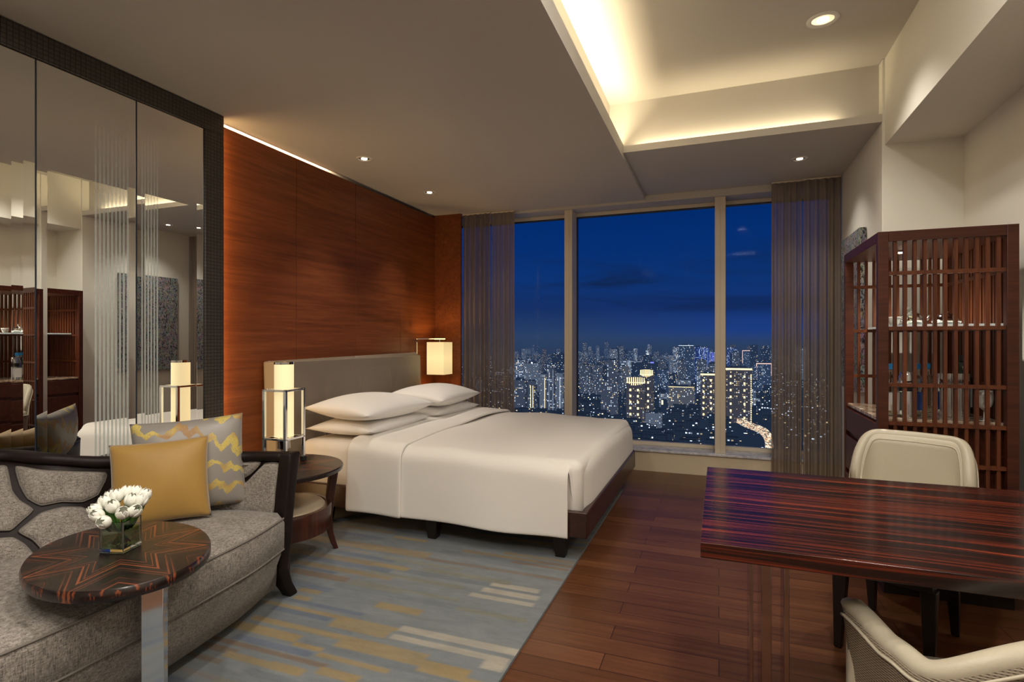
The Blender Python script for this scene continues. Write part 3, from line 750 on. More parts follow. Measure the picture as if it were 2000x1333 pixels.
# end posts with sabre feet
for sg in (1, -1):
    pth = [(-1.945, 2.11, .712), (-1.944, 2.10, .66), (-1.946, 2.085, .55), (-1.950, 2.07, .42), (-1.955, 2.06, .28), (-1.965, 2.055, .17), (-1.965, 2.09, .08), (-1.96, 2.13, .0125)]
    rings = []
    for i, (x, y, z) in enumerate(pth):
        w = (.038,.033,.030,.030,.030,.030,.030,.027)[i]; d = (.035,.036,.038,.040,.040,.036,.03,.027)[i]
        rings.append([(x-d, y-w, z), (x+d, y-w, z), (x+d, y+w, z), (x-d, y+w, z)])
    rings = [[(x, y if sg > 0 else 2*YC-y, z) for x, y, z in r] for r in rings]
    MB().loft(rings).build('end_post', M['sofa_wood'], sofa, bevel=.010, smooth=True)
for y in (.4, 1.66):
    MB().loft([[(-2.66,y-.02,.0125),(-2.62,y-.02,.0125),(-2.62,y+.02,.0125),(-2.66,y+.02,.0125)], [(-2.60,y-.03,.1),(-2.54,y-.03,.1),(-2.54,y+.03,.1),(-2.60,y+.03,.1)]]).build('rear_foot', M['sofa_wood'], sofa)
    for s in (.0,): pass
# cushions
def stand_cushion(name, w, hgt, t, mat, base, yaw, lean, roll, lab, seed):
    """upright cushion: local x = width, local z = height, y = thickness"""
    rr = random.Random(seed); ph = [rr.uniform(0, 6) for _ in range(4)]; m = MB(); n_ = 34
    def fn(sgn):
        def f(u, v):
            x, y = u*2-1, v*2-1
            X = x*w/2*(1-.05*(1-y*y)*abs(x)**3); Z = y*hgt/2*(1-.05*(1-x*x)*abs(y)**3)
            h_ = t/2*max(0, 1-abs(x)**2.3)**.5*max(0, 1-abs(y)**2.3)**.5*(1+.06*math.sin(4*x+ph[0])*math.sin(3*y+ph[1]))
            return (X, sgn*h_, Z)
        return f
    m.grid(fn(1), n_, n_); m.grid(fn(-1), n_, n_)
    o = m.build(name, mat, smooth=True, merge=.0008)
    o.rotation_mode = 'XYZ'
    Mx = Matrix.Translation(base) @ Matrix.Rotation(yaw, 4, 'Z') @ Matrix.Rotation(lean, 4, 'X') @ Matrix.Rotation(roll, 4, 'Y') @ Matrix.Translation((0, 0, hgt/2))
    o.matrix_world = Mx
    return tag(o, lab, 'cushion')
CY = math.atan2(.55, -.83)  # direction from camera
stand_cushion('throw_cushion', .46, .43, .15, M['brocade'], (-2.275, 1.855, .462), .86, -.17, -.05, 'silver grey cushion with gold zigzag brocade leaning behind the gold one', 3)
stand_cushion('throw_cushion', .375, .358, .13, M['gold'], (-2.250, 1.685, .462), .84, -.24, -.04, 'plain gold cushion leaning at the right end of the sofa', 5)

# ------------------------------------------------------------------ oval side table
OT = (-1.839, 1.237); orot = -.438
t = thing('side_table', 'oval dark wood side table with sunburst veneer on a chrome column', 'table', (*OT, 0), orot)
ell = lambda k, z: [(.34*k*math.cos(a*PI/40), .251*k*math.sin(a*PI/40), z) for a in range(80)]
MB().loft([ell(.955, .523), ell(.99, .526), ell(1, .534), ell(1, .553), ell(.985, .560)]).build('table_top', M['sunburst'], t, world=False, angle=40)
inv = Matrix.Rotation(-orot, 4, 'Z')
CP = Vector((-1.655, 1.215, 0)) - Vector((*OT, 0)); CP = inv @ CP
ty = math.atan2(.55, -.83)
col_ = MB().box(-.031, .031, -.020, .020, .018, .524).build('column', M['chrome'], t, world=False, bevel=.002)
col_.location = CP; col_.rotation_euler.z = .62 - orot
bs_ = MB().lathe([(.001,.0),(.19,.0),(.19,.014),(.182,.018),(.001,.018)], n=48, cap=False).build('base_plate', M['chrome'], t, world=False, angle=40)
bs_.location = CP + Vector((.0, .0, .0135))
# ------------------------------------------------------------------ vase & tulips
VX, VY, VZ = -1.855, 1.245, .560
vr = .30; vh = .041; vt = .102
t = thing('glass_vase', 'small square clear glass vase holding white tulips on the oval table', 'vase', (VX, VY, VZ), vr)
v = MB().box(-vh, vh, -vh, vh, .001, .016)
for a in (0, 1, 2, 3):
    c, s_ = math.cos(a*PI/2), math.sin(a*PI/2)
    b = [(-vh, -vh), (vh, -vh), (vh, -vh+.005), (-vh, -vh+.005)]
    v.prism([(x*c-y*s_, x*s_+y*c) for x, y in b], .014, vt)
v.build('glass', M['vase_glass'], t, world=False, bevel=.0015)
MB().box(-vh+.006, vh-.006, -vh+.006, vh-.006, .015, .07).build('water', M['water'], t, world=False)
rt = random.Random(11)
hd = [(-.050,-.030,.118),(-.034,-.045,.105),(-.018,-.020,.132),(.004,-.045,.118),(.030,-.042,.118),(.024,-.012,.142),(.048,-.020,.140),(.058,-.002,.150),(-.036,.006,.142),(-.010,.008,.156),(.014,.020,.160),(.036,.024,.156),(-.024,.034,.148),(-.056,-.004,.125)]
ax_u = Vector((.9358, .3527, 0)); ax_d = Vector((-.3527, .9358, 0))
# lateral/depth axes seen from the front of the sofa
lat = Vector((.55, .83, 0)); dep = Vector((-.83, .55, 0))
where = ['front', 'back']
for k, (a, b, z) in enumerate(hd):
    head = Vector((VX, VY, VZ)) + lat*a + dep*b + Vector((0,0,z+.002))
    foot = Vector((VX, VY, VZ+.02)) + lat*(-a*.35+rt.uniform(-.008,.008)) + dep*(-b*.35)
    rim = Vector((VX, VY, VZ+.098)) + lat*max(-.034, min(.034, a*.55)) + dep*max(-.034, min(.034, b*.55))
    tl = thing('tulip', 'white tulip on a green stem in the bunch in the glass vase', 'tulip', tuple(foot), 0, 'white tulips in the glass vase')
    sp = [cr([foot, foot*.5+rim*.5, rim, head], i/8) for i in range(9)]
    MB().tube(sp, .0028, 6).build('stem', M['stem'], tl, smooth=True)
    dirv = (head - rim).normalized()
    q = dirv.to_track_quat('Z', 'Y').to_matrix()
    m = MB()
    for layer, (n_p, rad, hh) in enumerate(((3, .0185, .046), (3, .0205, .044))):
        for p_ in range(n_p):
            a0 = 2*PI*p_/n_p + layer*PI/3 + k
            def fp_(u, v_, a0=a0, rad=rad, hh=hh):
                w = (u-.5)*2.1*math.sin(PI*min(1, .12+.88*v_))**.6
                if v_ > .7: w *= 1-((v_-.7)/.3)**2*.7
                r_ = rad*(math.sin(PI*(.10+.78*v_))**.75)*(1-.02*abs(u-.5))
                return head + q @ Vector((r_*math.cos(a0+w*.95), r_*math.sin(a0+w*.95), hh*v_-.004))
            m.grid(fp_, 6, 8)
    m.build('bloom', M['petal'], tl, smooth=True, solid=.0012)
    if k % 2 == 0:
        def lf(u, v_):
            c = cr([rim+Vector((0,0,-.03)), rim*.4+head*.6+lat*.012*(1 if a > 0 else -1), head+lat*(.02 if a > 0 else -.02)+Vector((0,0,.012 + .01*(k % 3)))], v_)
            return c + lat*((u-.5)*.022*math.sin(PI*(.1+.88*v_))) + dep*(.004*math.cos(6*u))
        MB().grid(lf, 4, 9).build('leaf', M['leaf'], tl, smooth=True, solid=.0008)

# ------------------------------------------------------------------ desk
t = thing('writing_desk', 'long glossy red and black striped wood desk on chrome legs', 'desk', (.68, 1.84, 0))
DX0, DX1, DY0, DY1, DZ = -.042, 1.395, 1.412, 2.268, .760
o = MB().box(DX0, DX1, DY0, DY1, DZ-.038, DZ).build('desk_top', M['desk'], t, bevel=.0015)
def legpair(x, ys_):
    for y in ys_:
        MB().box(x-.02, x+.02, y-.02, y+.02, .004, DZ-.038).build('leg', M['dark_chrome'], t, bevel=.002)
for (xa, xb, dp_) in ((.0775, .0858, .16), (.106, .1305, .16), (.160, .173, .09)):
    MB().box(xa, xb, 1.60, 1.60+dp_, .004, DZ-.038).build('leg', M['smoked_leg'], t, bevel=.0012)
MB().box(.06, .19, 1.59, 1.77, .0005, .004).build('foot_plate', M['dark_chrome'], t)
MB().box(1.25, 1.37, 1.5, 2.2, .004, DZ-.038).build('end_panel', M['cab_wood'], t, bevel=.003)

# ------------------------------------------------------------------ chairs
def chair(name, lab, loc, rz, hw, hfun, tip, back_top, leather_back=True):
    t = thing(name, lab, 'chair', loc, rz)
    cornr = .10; pl = []
    # half path: centre back -> corner -> arm tip  (local, facing +y)
    half = [(0, -.285), (hw*.36, -.283), (hw*.70, -.272), (hw-.022, -.24), (hw, -.17), (hw+(tip[0]-hw)*.4, -.18+(tip[1]+.18)*.4), (tip[0], tip[1])]
    hp = [cr([(x, y, 0) for x, y in half], i/50) for i in range(51)]
    path = [(-p.x, p.y) for p in hp[::-1]] + [(p.x, p.y) for p in hp[1:]]
    n_ = len(path); L = []
    for i in range(n_):
        a = abs(i-(n_-1)/2)/((n_-1)/2); L.append(hfun(a))
    nor = []
    for i in range(n_):
        a = path[max(0, i-1)]; b = path[min(n_-1, i+1)]; d = Vector((b[0]-a[0], b[1]-a[1], 0)).normalized(); nor.append(Vector((d.y, -d.x, 0)))
    z0 = .33; TH = .05
    # woven outer skin and leather inner skin
    def skin(off, zt, lean):
        def f(u, v_):
            i = min(n_-1, round(u*(n_-1))); z = z0 + (L[i]-zt-z0)*v_
            taper = 1-.10*(1-v_)
            bk = -.05*v_*max(0, (L[i]-.55)/.3) * (1-abs(i-(n_-1)/2)/((n_-1)/2))
            return (path[i][0]*taper + nor[i].x*off, path[i][1]*taper + nor[i].y*off + bk, z)
        return f
    MB().grid(skin(.022, .028, 0), n_, 12).build('outer_shell', M['woven'], t, world=False, smooth=True, solid=.006)
    MB().grid(skin(-.022, .022, 0), n_, 12).build('inner_shell', M['cream_leather'], t, world=False, smooth=True, solid=.006)
    top = []
    for i in range(n_):
        bk = -.05*max(0, (L[i]-.55)/.3)*(1-abs(i-(n_-1)/2)/((n_-1)/2)); top.append(Vector((path[i][0], path[i][1]+bk, L[i]-.026)))
    # padded rim following the top, down the arm fronts
    down = lambda sx: [Vector((sx*tip[0]*.985, tip[1]+.004, z)) for z in (L[0]-.06, L[0]-.12, .42, .34)]
    full = down(-1)[::-1] + top + down(1)
    rim = MB(); rings = []
    for i, p in enumerate(full):
        a = full[max(0, i-1)]; b = full[min(len(full)-1, i+1)]; tg = (b-a).normalized()
        j = max(0, min(n_-1, i-4)); s_ = nor[j]; up = s_.cross(tg).normalized()
        if up.z < 0 and 4 <= i < 4+n_: up = -up
        if i < 4 or i >= 4+n_: up = Vector((0, 1, 0))
        q1 = (.018 if i < 4 or i >= 4+n_ else .025) if hw > .26 else .023
        rings.append([p + s_*q1*math.cos(2*PI*k/12) + up*.024*math.sin(2*PI*k/12) for k in range(12)])
    rim.loft(rings); rim.build('padded_rim', M['cream_leather'], t, world=False, smooth=True)
    pp = []
    for i in range(n_):
        bk = -.05*max(0, (L[i]-.55)/.3)*(1-abs(i-(n_-1)/2)/((n_-1)/2)); pp.append(Vector((path[i][0]+nor[i].x*.0265, path[i][1]+nor[i].y*.0265+bk, L[i]-.044)))
    MB().tube(pp, .004, 6).build('piping', M['cream_leather'], t, world=False, smooth=True)
    pp = []
    for i in range(n_):
        bk = -.05*max(0, (L[i]-.55)/.3)*(1-abs(i-(n_-1)/2)/((n_-1)/2)); pp.append(Vector((path[i][0]-nor[i].x*.027, path[i][1]-nor[i].y*.027+bk, L[i]-.045)))
    MB().tube(pp, .0035, 6).build('piping', M['cream_leather'], t, world=False, smooth=True)
    w = hw-.03
    sz = .47 if hw < .26 else .435; sy_ = .24 if hw < .26 else .15
    rbox(-w, w, -.235, sy_, sz-.09, sz, .04, crown=.008).build('seat', M['cream_leather'], t, world=False, smooth=True)
    MB().box(-w+.02, w-.02, -.22, sy_-.02, .32, sz-.088).build('seat_frame', M['black_wood'], t, world=False, bevel=.004)
    for sx, sy in ((-1,1),(1,1),(-1,-1),(1,-1)):
        x = sx*(w-.035); y = sy_-.055 if sy > 0 else -.205; yb = y + sy*.015 - (.04 if sy < 0 else 0); xb = x+sx*.005
        MB().loft([[(xb-.014,yb-.014,.002),(xb+.014,yb-.014,.002),(xb+.014,yb+.014,.002),(xb-.014,yb+.014,.002)], [(x-.026,y-.026,.325),(x+.026,y-.026,.325),(x+.026,y+.026,.325),(x-.026,y+.026,.325)]]).build('leg', M['black_wood'], t, world=False, bevel=.003)
    return t
def h_back(a):
    t = max(0, min(1, (a-.26)/.36)); return .60 + .24*math.sqrt(max(0, 1-t**2.6))
def h_front(a): return .605 + .115*(1-smoothstep(.05, .56, a)) + .025*smoothstep(.75, 1, a)
chair('guest_chair', 'cream leather chair behind the desk in front of the slatted cabinet', (.685, 2.68, 0), math.radians(152.6), .212, h_back, (.225, .02), True)
chair('desk_chair', 'cream chair with woven outer back pushed up at the near side of the desk', (.635, 1.60, 0), math.radians(6), .285, h_front, (.335, -.02), True)

# ------------------------------------------------------------------ slatted minibar cabinet
CX0, CX1, CY0, CY1, CZ = .737, 1.292, 3.18, 3.97, 1.79
cab = thing('minibar_cabinet', 'tall red brown minibar cabinet with open slatted sides', 'cabinet', (1.04, 3.57, 0))
CT = .865
def frame_side(y0, y1):
    return MB().box(CX0, CX0+.045, y0, y1, .06, CZ).box(CX1-.045, CX1, y0, y1, .06, CZ).box(CX0+.045, CX1-.045, y0, y1, CZ-.05, CZ).box(CX0+.045, CX1-.045, y0, y1, .06, .11)
for y0, nm in ((CY0, 'side_frame'), (CY1-.04, 'side_frame')):
    frame_side(y0, y0+.04).build(nm, M['cab_wood'], cab, bevel=.002)
    m = MB()
    for z in (1.583, 1.312, 1.034, .845, .655, .40): m.box(CX0+.045, CX1-.045, y0+.006, y0+.030, z-.009, z+.009)
    n_s = 11
    for k in range(n_s):
        x = CX0+.045 + (CX1-CX0-.09)*(k+.75)/(n_s+.4); m.box(x-.0073, x+.0073, y0+.012, y0+.029, .11, CZ-.05)
    m.build('side_lattice', M['slat_wood'], cab)
m = MB()
for k in range(19):
    y = CY0+.05+(CY1-CY0-.10)*(k+.5)/19; m.box(CX1-.03, CX1-.012, y-.009, y+.009, CT, CZ-.05)
for z in (1.583, 1.312, 1.034): m.box(CX1-.036, CX1-.030, CY0+.04, CY1-.04, z-.009, z+.009)
m.build('back_lattice', M['slat_wood'], cab)
MB().box(CX0, CX1, CY0+.04, CY1-.04, CZ-.05, CZ).build('top_panel', M['cab_wood'], cab, bevel=.002)
MB().box(CX0+.012, CX1-.012, CY0+.042, CY1-.042, CT-.018, CT).build('countertop', M['marble'], cab, bevel=.002)
MB().box(CX0+.02, CX1-.01, CY0+.05, CY1-.05, .06, CT-.02).build('body', M['cab_wood'], cab)
MB().box(CX0+.03, CX1-.01, CY0+.02, CY1-.02, .001, .06).build('plinth', M['black_wood'], cab)
for z0, z1 in ((.70, .835), (.47, .67), (.10, .44)):
    MB().box(CX0+.002, CX0+.02, CY0+.045, CY1-.045, z0, z1).build('drawer', M['cab_wood'], cab, bevel=.002)
MB().box(CX0+.12, CX1-.04, CY0+.042, CY1-.042, 1.322, 1.333).build('shelf', M['glass_shelf'], cab)
MB().lathe([(.022,-.003),(.001,-.003)], (0,0,0), 20, cap=False)
q = MB().lathe([(.028,-.006),(.028,-.001),(.001,-.001)], (.93, 3.55, CZ-.052), 20).build('downlight', M['chrome'], cab)
MB().lathe([(.014,-.009),(.001,-.009)], (.93, 3.55, CZ-.052), 16, cap=False).build('bulb', M['led'], q)
l = bpy.data.lights.new('cab_spot', 'SPOT'); l.energy = 30; l.color = (1,.9,.75); l.spot_size = math.radians(130); l.spot_blend = 1; l.shadow_soft_size = .01
o = bpy.data.objects.new('cabinet_beam', l); COL.objects.link(o); o.location = (.93, 3.55, CZ-.07)
# things in the cabinet
def bottle(x, y, z, lab, cap, liquid, label=None, s=1.):
    t = thing('bottle', lab, 'bottle', (x, y, z))
    MB().lathe([(.001,.0),(.034*s,.0),(.036*s,.01),(.036*s,.15*s),(.030*s,.18*s),(.014*s,.215*s),(.0135*s,.25*s),(.001,.25*s)], n=20, cap=False).build('body', liquid, t, world=False, smooth=True)
    MB().lathe([(.001,.24*s),(.016*s,.24*s),(.016*s,.268*s),(.001,.268*s)], n=16, cap=False).build('cap', cap, t, world=False)
    if label: MB().lathe([(.0366*s,.03*s),(.0366*s,.12*s)], n=20, cap=False).build('label', label, t, world=False)
M['wine_glass'] = plain('green_bottle_glass', (.03,.05,.02), .08, Transmission_Weight=.3)
bottle(.83, 3.33, CT, 'clear water bottle with blue cap nearest the open front of the cabinet', M['blue_cap'], M['glass'], M['paper'])
bottle(.96, 3.40, CT, 'clear water bottle with blue cap behind the front one', M['blue_cap'], M['glass'], plain('blue_label', (.02,.08,.35), .4))
bottle(1.02, 3.46, CT, 'clear water bottle with blue cap beside the coffee machine', M['blue_cap'], M['glass'])
bottle(1.22, 3.60, CT, 'green wine bottle with white label near the wall end of the marble counter', M['black'], M['wine_glass'], M['paper'], 1.15)
t = thing('coffee_machine', 'black and chrome coffee machine on the marble cabinet counter', 'coffee machine', (.90, 3.34, CT))
MB().box(-.04, .04, -.03, .05, .13, .17).build('body', M['black'], t, world=False, bevel=.006)
MB().lathe([(.001,0),(.038,0),(.038,.13),(.001,.13)], n=24, cap=False).build('base', M['chrome'], t, world=False, angle=40)
MB().lathe([(.001,.17),(.034,.17),(.036,.20),(.028,.225),(.001,.23)], n=24, cap=False).build('head', M['chrome'], t, world=False, angle=40)
for i, x in enumerate((1.07, 1.115, 1.16)):
    c = MB().lathe([(.001,0),(.024,0),(.024,.22),(.001,.22)], (x, 3.40, CT), 20, cap=False).build('canister', (M['chrome'], M['silver'], M['chrome'])[i], angle=40)
    tag(c, ['tall slim chrome canister nearest the water bottles', 'middle one of three tall slim chrome canisters', 'tall slim chrome canister nearest the wall'][i], 'canister', 'chrome canisters on the cabinet counter')
for i, x in enumerate((1.195, 1.235)):
    t = thing('drinking_glass', ['stemmed drinking glass on the counter nearer the canisters', 'stemmed drinking glass on the counter at the wall end'][i], 'glass', (x, 3.27+.09*i, CT), 0, 'stemmed glasses in the cabinet')
    MB().lathe([(.001,.0),(.026,.001),(.004,.006),(.0035,.05)], n=20, cap=False).build('foot', M['white_gloss'], t, world=False, smooth=True)
    MB().lathe([(.004,.05),(.025,.07),(.030,.10),(.026,.14)], n=20, cap=False).build('bowl', M['white_gloss'], t, world=False, smooth=True)
# tray ware on the glass shelf
t = thing('silver_teapot', 'small silver teapot on the lit cabinet shelf', 'teapot', (.95, 3.40, 1.333))
MB().lathe([(.001,0),(.028,0),(.040,.02),(.036,.045),(.016,.06),(.006,.065),(.010,.08),(.001,.088)], n=24, cap=False).build('body', M['silver'], t, world=False, smooth=True)
MB().tube([(.035,0,.02),(.055,0,.03),(.065,0,.05)], [.008,.006,.004], 8).build('spout', M['silver'], t, world=False, smooth=True)
MB().tube([(-.036,0,.045),(-.055,0,.045),(-.058,0,.025),(-.038,0,.015)], .0035, 8).build('handle', M['silver'], t, world=False, smooth=True)
t = thing('glass_stopper_jar', 'small clear jar with round stopper on the cabinet shelf', 'jar', (.90, 3.30, 1.333))
MB().lathe([(.001,0),(.024,0),(.026,.04),(.014,.055),(.001,.056)], n=20, cap=False).build('body', M['glass'], t, world=False, smooth=True)
MB().lathe([(.001,.056),(.008,.06),(.015,.074),(.008,.088),(.001,.09)], n=16, cap=False).build('stopper', M['glass'], t, world=False, smooth=True)
t = thing('covered_dish', 'low silver covered dish on the cabinet shelf', 'dish', (1.08, 3.38, 1.333))
MB().lathe([(.001,0),(.05,0),(.065,.018),(.062,.022),(.001,.022)], n=28, cap=False).build('dish', M['silver'], t, world=False, smooth=True)
MB().lathe([(.058,.022),(.045,.045),(.02,.056),(.006,.058),(.008,.066),(.001,.069)], n=28, cap=False).build('lid', M['dark_chrome'], t, world=False, smooth=True)
for i, y in enumerate((3.34, 3.42, 3.50)):
    t = thing('coffee_cup', ['white coffee cup on the shelf nearest the slatted side', 'middle white coffee cup on the cabinet shelf', 'white coffee cup on the shelf furthest from the slatted side'][i], 'cup', (.875, y+.12, 1.333), 0, 'white cups on the cabinet shelf')
    MB().lathe([(.001,0),(.018,0),(.028,.03),(.031,.045),(.028,.045),(.015,.005),(.001,.004)], n=20, cap=False).build('bowl', M['white_gloss'], t, world=False, smooth=True)
    MB().tube([(.028,0,.035),(.042,0,.032),(.040,0,.015),(.024,0,.012)], .003, 6).build('handle', M['white_gloss'], t, world=False)

# ------------------------------------------------------------------ wall canvas
o = MB().box(XR-.045, XR-.003, 4.50, 5.12, .885, 2.055).build('wall_canvas', M['art'], bevel=.002)
tag(o, 'tall canvas of densely speckled dark relief texture on the pillar', 'picture')

# ------------------------------------------------------------------ curtains
def curtain(x0, x1, y, z0, z1, folds, amp, mat, lab, seed):
    rr = random.Random(seed); ph = [rr.uniform(0, 6) for _ in range(5)]; n_ = folds*10
    def fn(u, v_):
        x = x0+(x1-x0)*u; a = amp*(.55+.45*v_)
        s = math.sin(2*PI*folds*u + .8*math.sin(5*u+ph[0]))
        return (x + .006*math.sin(14*u+ph[1])*(v_), y + a*s + .3*a*math.sin(2*PI*folds*.43*u+ph[2]), z1+(z0-z1)*v_)
    t = thing('curtain', lab, 'curtain', ((x0+x1)/2, y, z1))
    MB().grid(fn, n_, 14).build('fabric', mat, t, smooth=True)
    MB().box(x0, x1, y-.012, y+.012, z1, z1+.012).build('track', M['frame_alu'], t)
curtain(-2.57, -2.25, 5.325, .015, 2.595, 6, .028, M['drape'], 'brown sheer curtain gathered beside the wood wall', 1)
curtain(-2.245, -1.985, 5.345, .015, 2.595, 5, .024, M['sheer'], 'thin sheer curtain between the wood wall curtain and the glass', 2)
curtain(.435, .678, 5.335, .015, 2.635, 5, .020, M['sheer'], 'thin sheer curtain overlapping the right window pane', 3)
curtain(.68, .965, 5.315, .015, 2.635, 5, .026, M['sheer'], 'brown sheer curtain gathered in the corner by the canvas', 4)

# ------------------------------------------------------------------ city
G0 = -150.
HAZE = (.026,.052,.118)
def city_mat(name, base, lit, warm, cell=(3.4, 3.4), bright=1.4, blue=0.):
    n = N(name); p = n.obj(); x, y, z = n.sep(p); rnd = n.n('ObjectInfo', out=5)
    h = n.math('ADD', n.math('ADD', x, y), 500.)
    cx = n.math('FLOOR', n.math('DIVIDE', h, cell[0])); cz = n.math('FLOOR', n.math('DIVIDE', z, cell[1]))
    wn = n.n('TexWhiteNoise', {0: n.comb(cx, cz, n.math('MULTIPLY', rnd, 97.))}, out=None, noise_dimensions='3D')
    fx = n.math('FRACT', n.math('DIVIDE', h, cell[0])); fz = n.math('FRACT', n.math('DIVIDE', z, cell[1]))
    w = n.math('MULTIPLY', n.math('MULTIPLY', n.math('GREATER_THAN', fx, .25), n.math('LESS_THAN', fx, .8)), n.math('MULTIPLY', n.math('GREATER_THAN', fz, .3), n.math('LESS_THAN', fz, .8)))
    on = n.math('MULTIPLY', n.math('GREATER_THAN', wn.outputs[0], 1-lit), w)
    s1 = n.sep(wn.outputs[1])
    colw = n.mix(n.math('LESS_THAN', s1[1], warm), (.75,.85,1.), (1,.72,.36))
    br = n.math('MULTIPLY', n.math('ADD', n.math('MULTIPLY', n.math('POWER', s1[2], 2.), 2.4), .25), bright)
    nz = n.n('NewGeometry', out=1); nx_, ny_, nz_ = n.sep(nz)
    side = n.math('LESS_THAN', n.math('ABSOLUTE', nz_), .5)
    e1 = n.n('Emission', {0: colw, 1: n.math('MULTIPLY', n.math('MULTIPLY', on, side), br)})
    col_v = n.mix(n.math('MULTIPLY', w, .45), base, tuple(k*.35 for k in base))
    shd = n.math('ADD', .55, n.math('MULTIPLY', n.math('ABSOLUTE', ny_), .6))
    e2 = n.n('Emission', {0: col_v, 1: shd})  # ambient light painted as facade glow, brighter on faces turned along y
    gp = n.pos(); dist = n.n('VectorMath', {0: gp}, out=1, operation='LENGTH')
    hz = n.math('SUBTRACT', 1., n.math('EXPONENT', n.math('MULTIPLY', dist, -1/5200.)))  # distance haze painted into the facade colour as blue emission
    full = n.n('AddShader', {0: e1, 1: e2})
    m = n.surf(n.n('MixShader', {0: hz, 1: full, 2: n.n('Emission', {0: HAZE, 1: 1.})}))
    m.cycles.emission_sampling = 'NONE'; return m
def glow(name, c, st): return emit(name, c, st, False)
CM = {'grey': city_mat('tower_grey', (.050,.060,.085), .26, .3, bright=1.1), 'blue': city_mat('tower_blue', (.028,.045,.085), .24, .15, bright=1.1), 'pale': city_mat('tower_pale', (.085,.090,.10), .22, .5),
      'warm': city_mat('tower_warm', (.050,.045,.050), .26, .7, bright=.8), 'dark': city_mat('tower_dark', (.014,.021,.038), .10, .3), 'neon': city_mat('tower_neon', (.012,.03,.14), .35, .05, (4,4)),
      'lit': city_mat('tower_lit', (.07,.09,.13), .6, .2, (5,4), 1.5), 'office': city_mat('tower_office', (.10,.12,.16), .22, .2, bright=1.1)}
GL = {'white': glow('light_white', (.8,.9,1), 1.6), 'gold': glow('light_gold', (1,.72,.35), 2.2), 'blue': glow('light_blue', (.08,.2,1), 1.3), 'violet': glow('light_violet', (.22,.25,1), 1.5), 'pink': glow('light_pink', (1,.6,.5), 1.4), 'cyan': glow('light_cyan', (.2,.9,1), 1.6), 'dim': glow('light_dim', (.6,.7,.9), .7)}
def tower(x, y, w, h, mat, lab, cat='building', dp=None, rz=0., roof=None, extra=None, group=None, name='skyscraper'):
    dp = dp or w*.7
    t = thing(name, lab, cat, (x, y+dp/2, G0), rz, group)
    MB().box(-w/2, w/2, -dp/2, dp/2, 0, h).build('facade', CM[mat], t, world=False)
    rh = max(2.5, h*.03)
    m = MB().box(-w*.3, w*.3, -dp*.3, dp*.3, h, h+rh)
    if roof == 'mast': m.box(-.6, .6, -.6, .6, h+rh, h+rh+h*.12)
    m.build('roof_block', CM['dark'], t, world=False)
    if extra: extra(t, w, h, dp)
    return t
def vstrips(col, xs, z0=.05, z1=.97, wd=1.0):
    def f(t, w, h, dp):
        for q in xs: MB().box(q*w-wd/2, q*w+wd/2, -dp/2-.6, -dp/2-.05, h*z0, h*z1).build('light_strip', GL[col], t, world=False)
    return f
def edge_top(col, th=1.6, more=None):
    def f(t, w, h, dp):
        MB().box(-w/2-.4, w/2+.4, -dp/2-.6, -dp/2-.05, h-th, h).build('roof_light', GL[col], t, world=False)
        if more: more(t, w, h, dp)
    return f
def crown(t, w, h, dp):
    m = MB(); k = 9
    for i in range(k):
        x = -w/2+w*(i+.5)/k; hh = 8+4*math.sin(PI*(i+.5)/k); m.box(x-.8, x+.8, -dp/2-.5, -dp/2, h-hh+2, h+hh*.35)
    m.box(-w/2, w/2, -dp/2-.4, -dp/2, h-6, h-5)
    m.build('lit_crown', GL['gold'], t, world=False)
    for q in (-.28, .12): 
        m = MB()
        for z in range(6): m.box(q*w-1.6, q*w+1.6, -dp/2-.5, -dp/2, h*(.1+.13*z), h*(.1+.13*z)+4)
        m.build('lit_windows', GL['gold'], t, world=False)
def goldcol(t, w, h, dp):
    edge_top('gold', 3.)(t, w, h, dp)
    for q in (-.3, .22):
        m = MB()
        for z in range(7): m.box(q*w-1.5, q*w+1.5, -dp/2-.5, -dp/2, h*(.08+.125*z), h*(.08+.125*z)+4)
        m.build('lit_windows', GL['gold'], t, world=False)
def goldcol2(t, w, h, dp):
    goldcol(t, w, h, dp)
    m = MB()
    for z in range(22): m.box(w/2-2.2, w/2-.6, -dp/2-.5, -dp/2, h*.04*z+3, h*.04*z+5.4)
    m.build('light_strip', GL['gold'], t, world=False)
def outline(col):
    def f(t, w, h, dp):
        MB().box(-w/2, -w/2+2, -dp/2-.6, -dp/2, h*.35, h).box(w/2-2, w/2, -dp/2-.6, -dp/2, h*.5, h).box(-w/2, w/2, -dp/2-.6, -dp/2, h-2.5, h).build('outline_light', GL[col], t, world=False)
    return f
def sign(col, x, z, ww, hh):
    def f(t, w, h, dp): MB().box(w*x-ww/2, w*x+ww/2, -dp/2-1, -dp/2-.1, h*z, h*z+hh).build('roof_sign', GL[col], t, world=False)
    return f
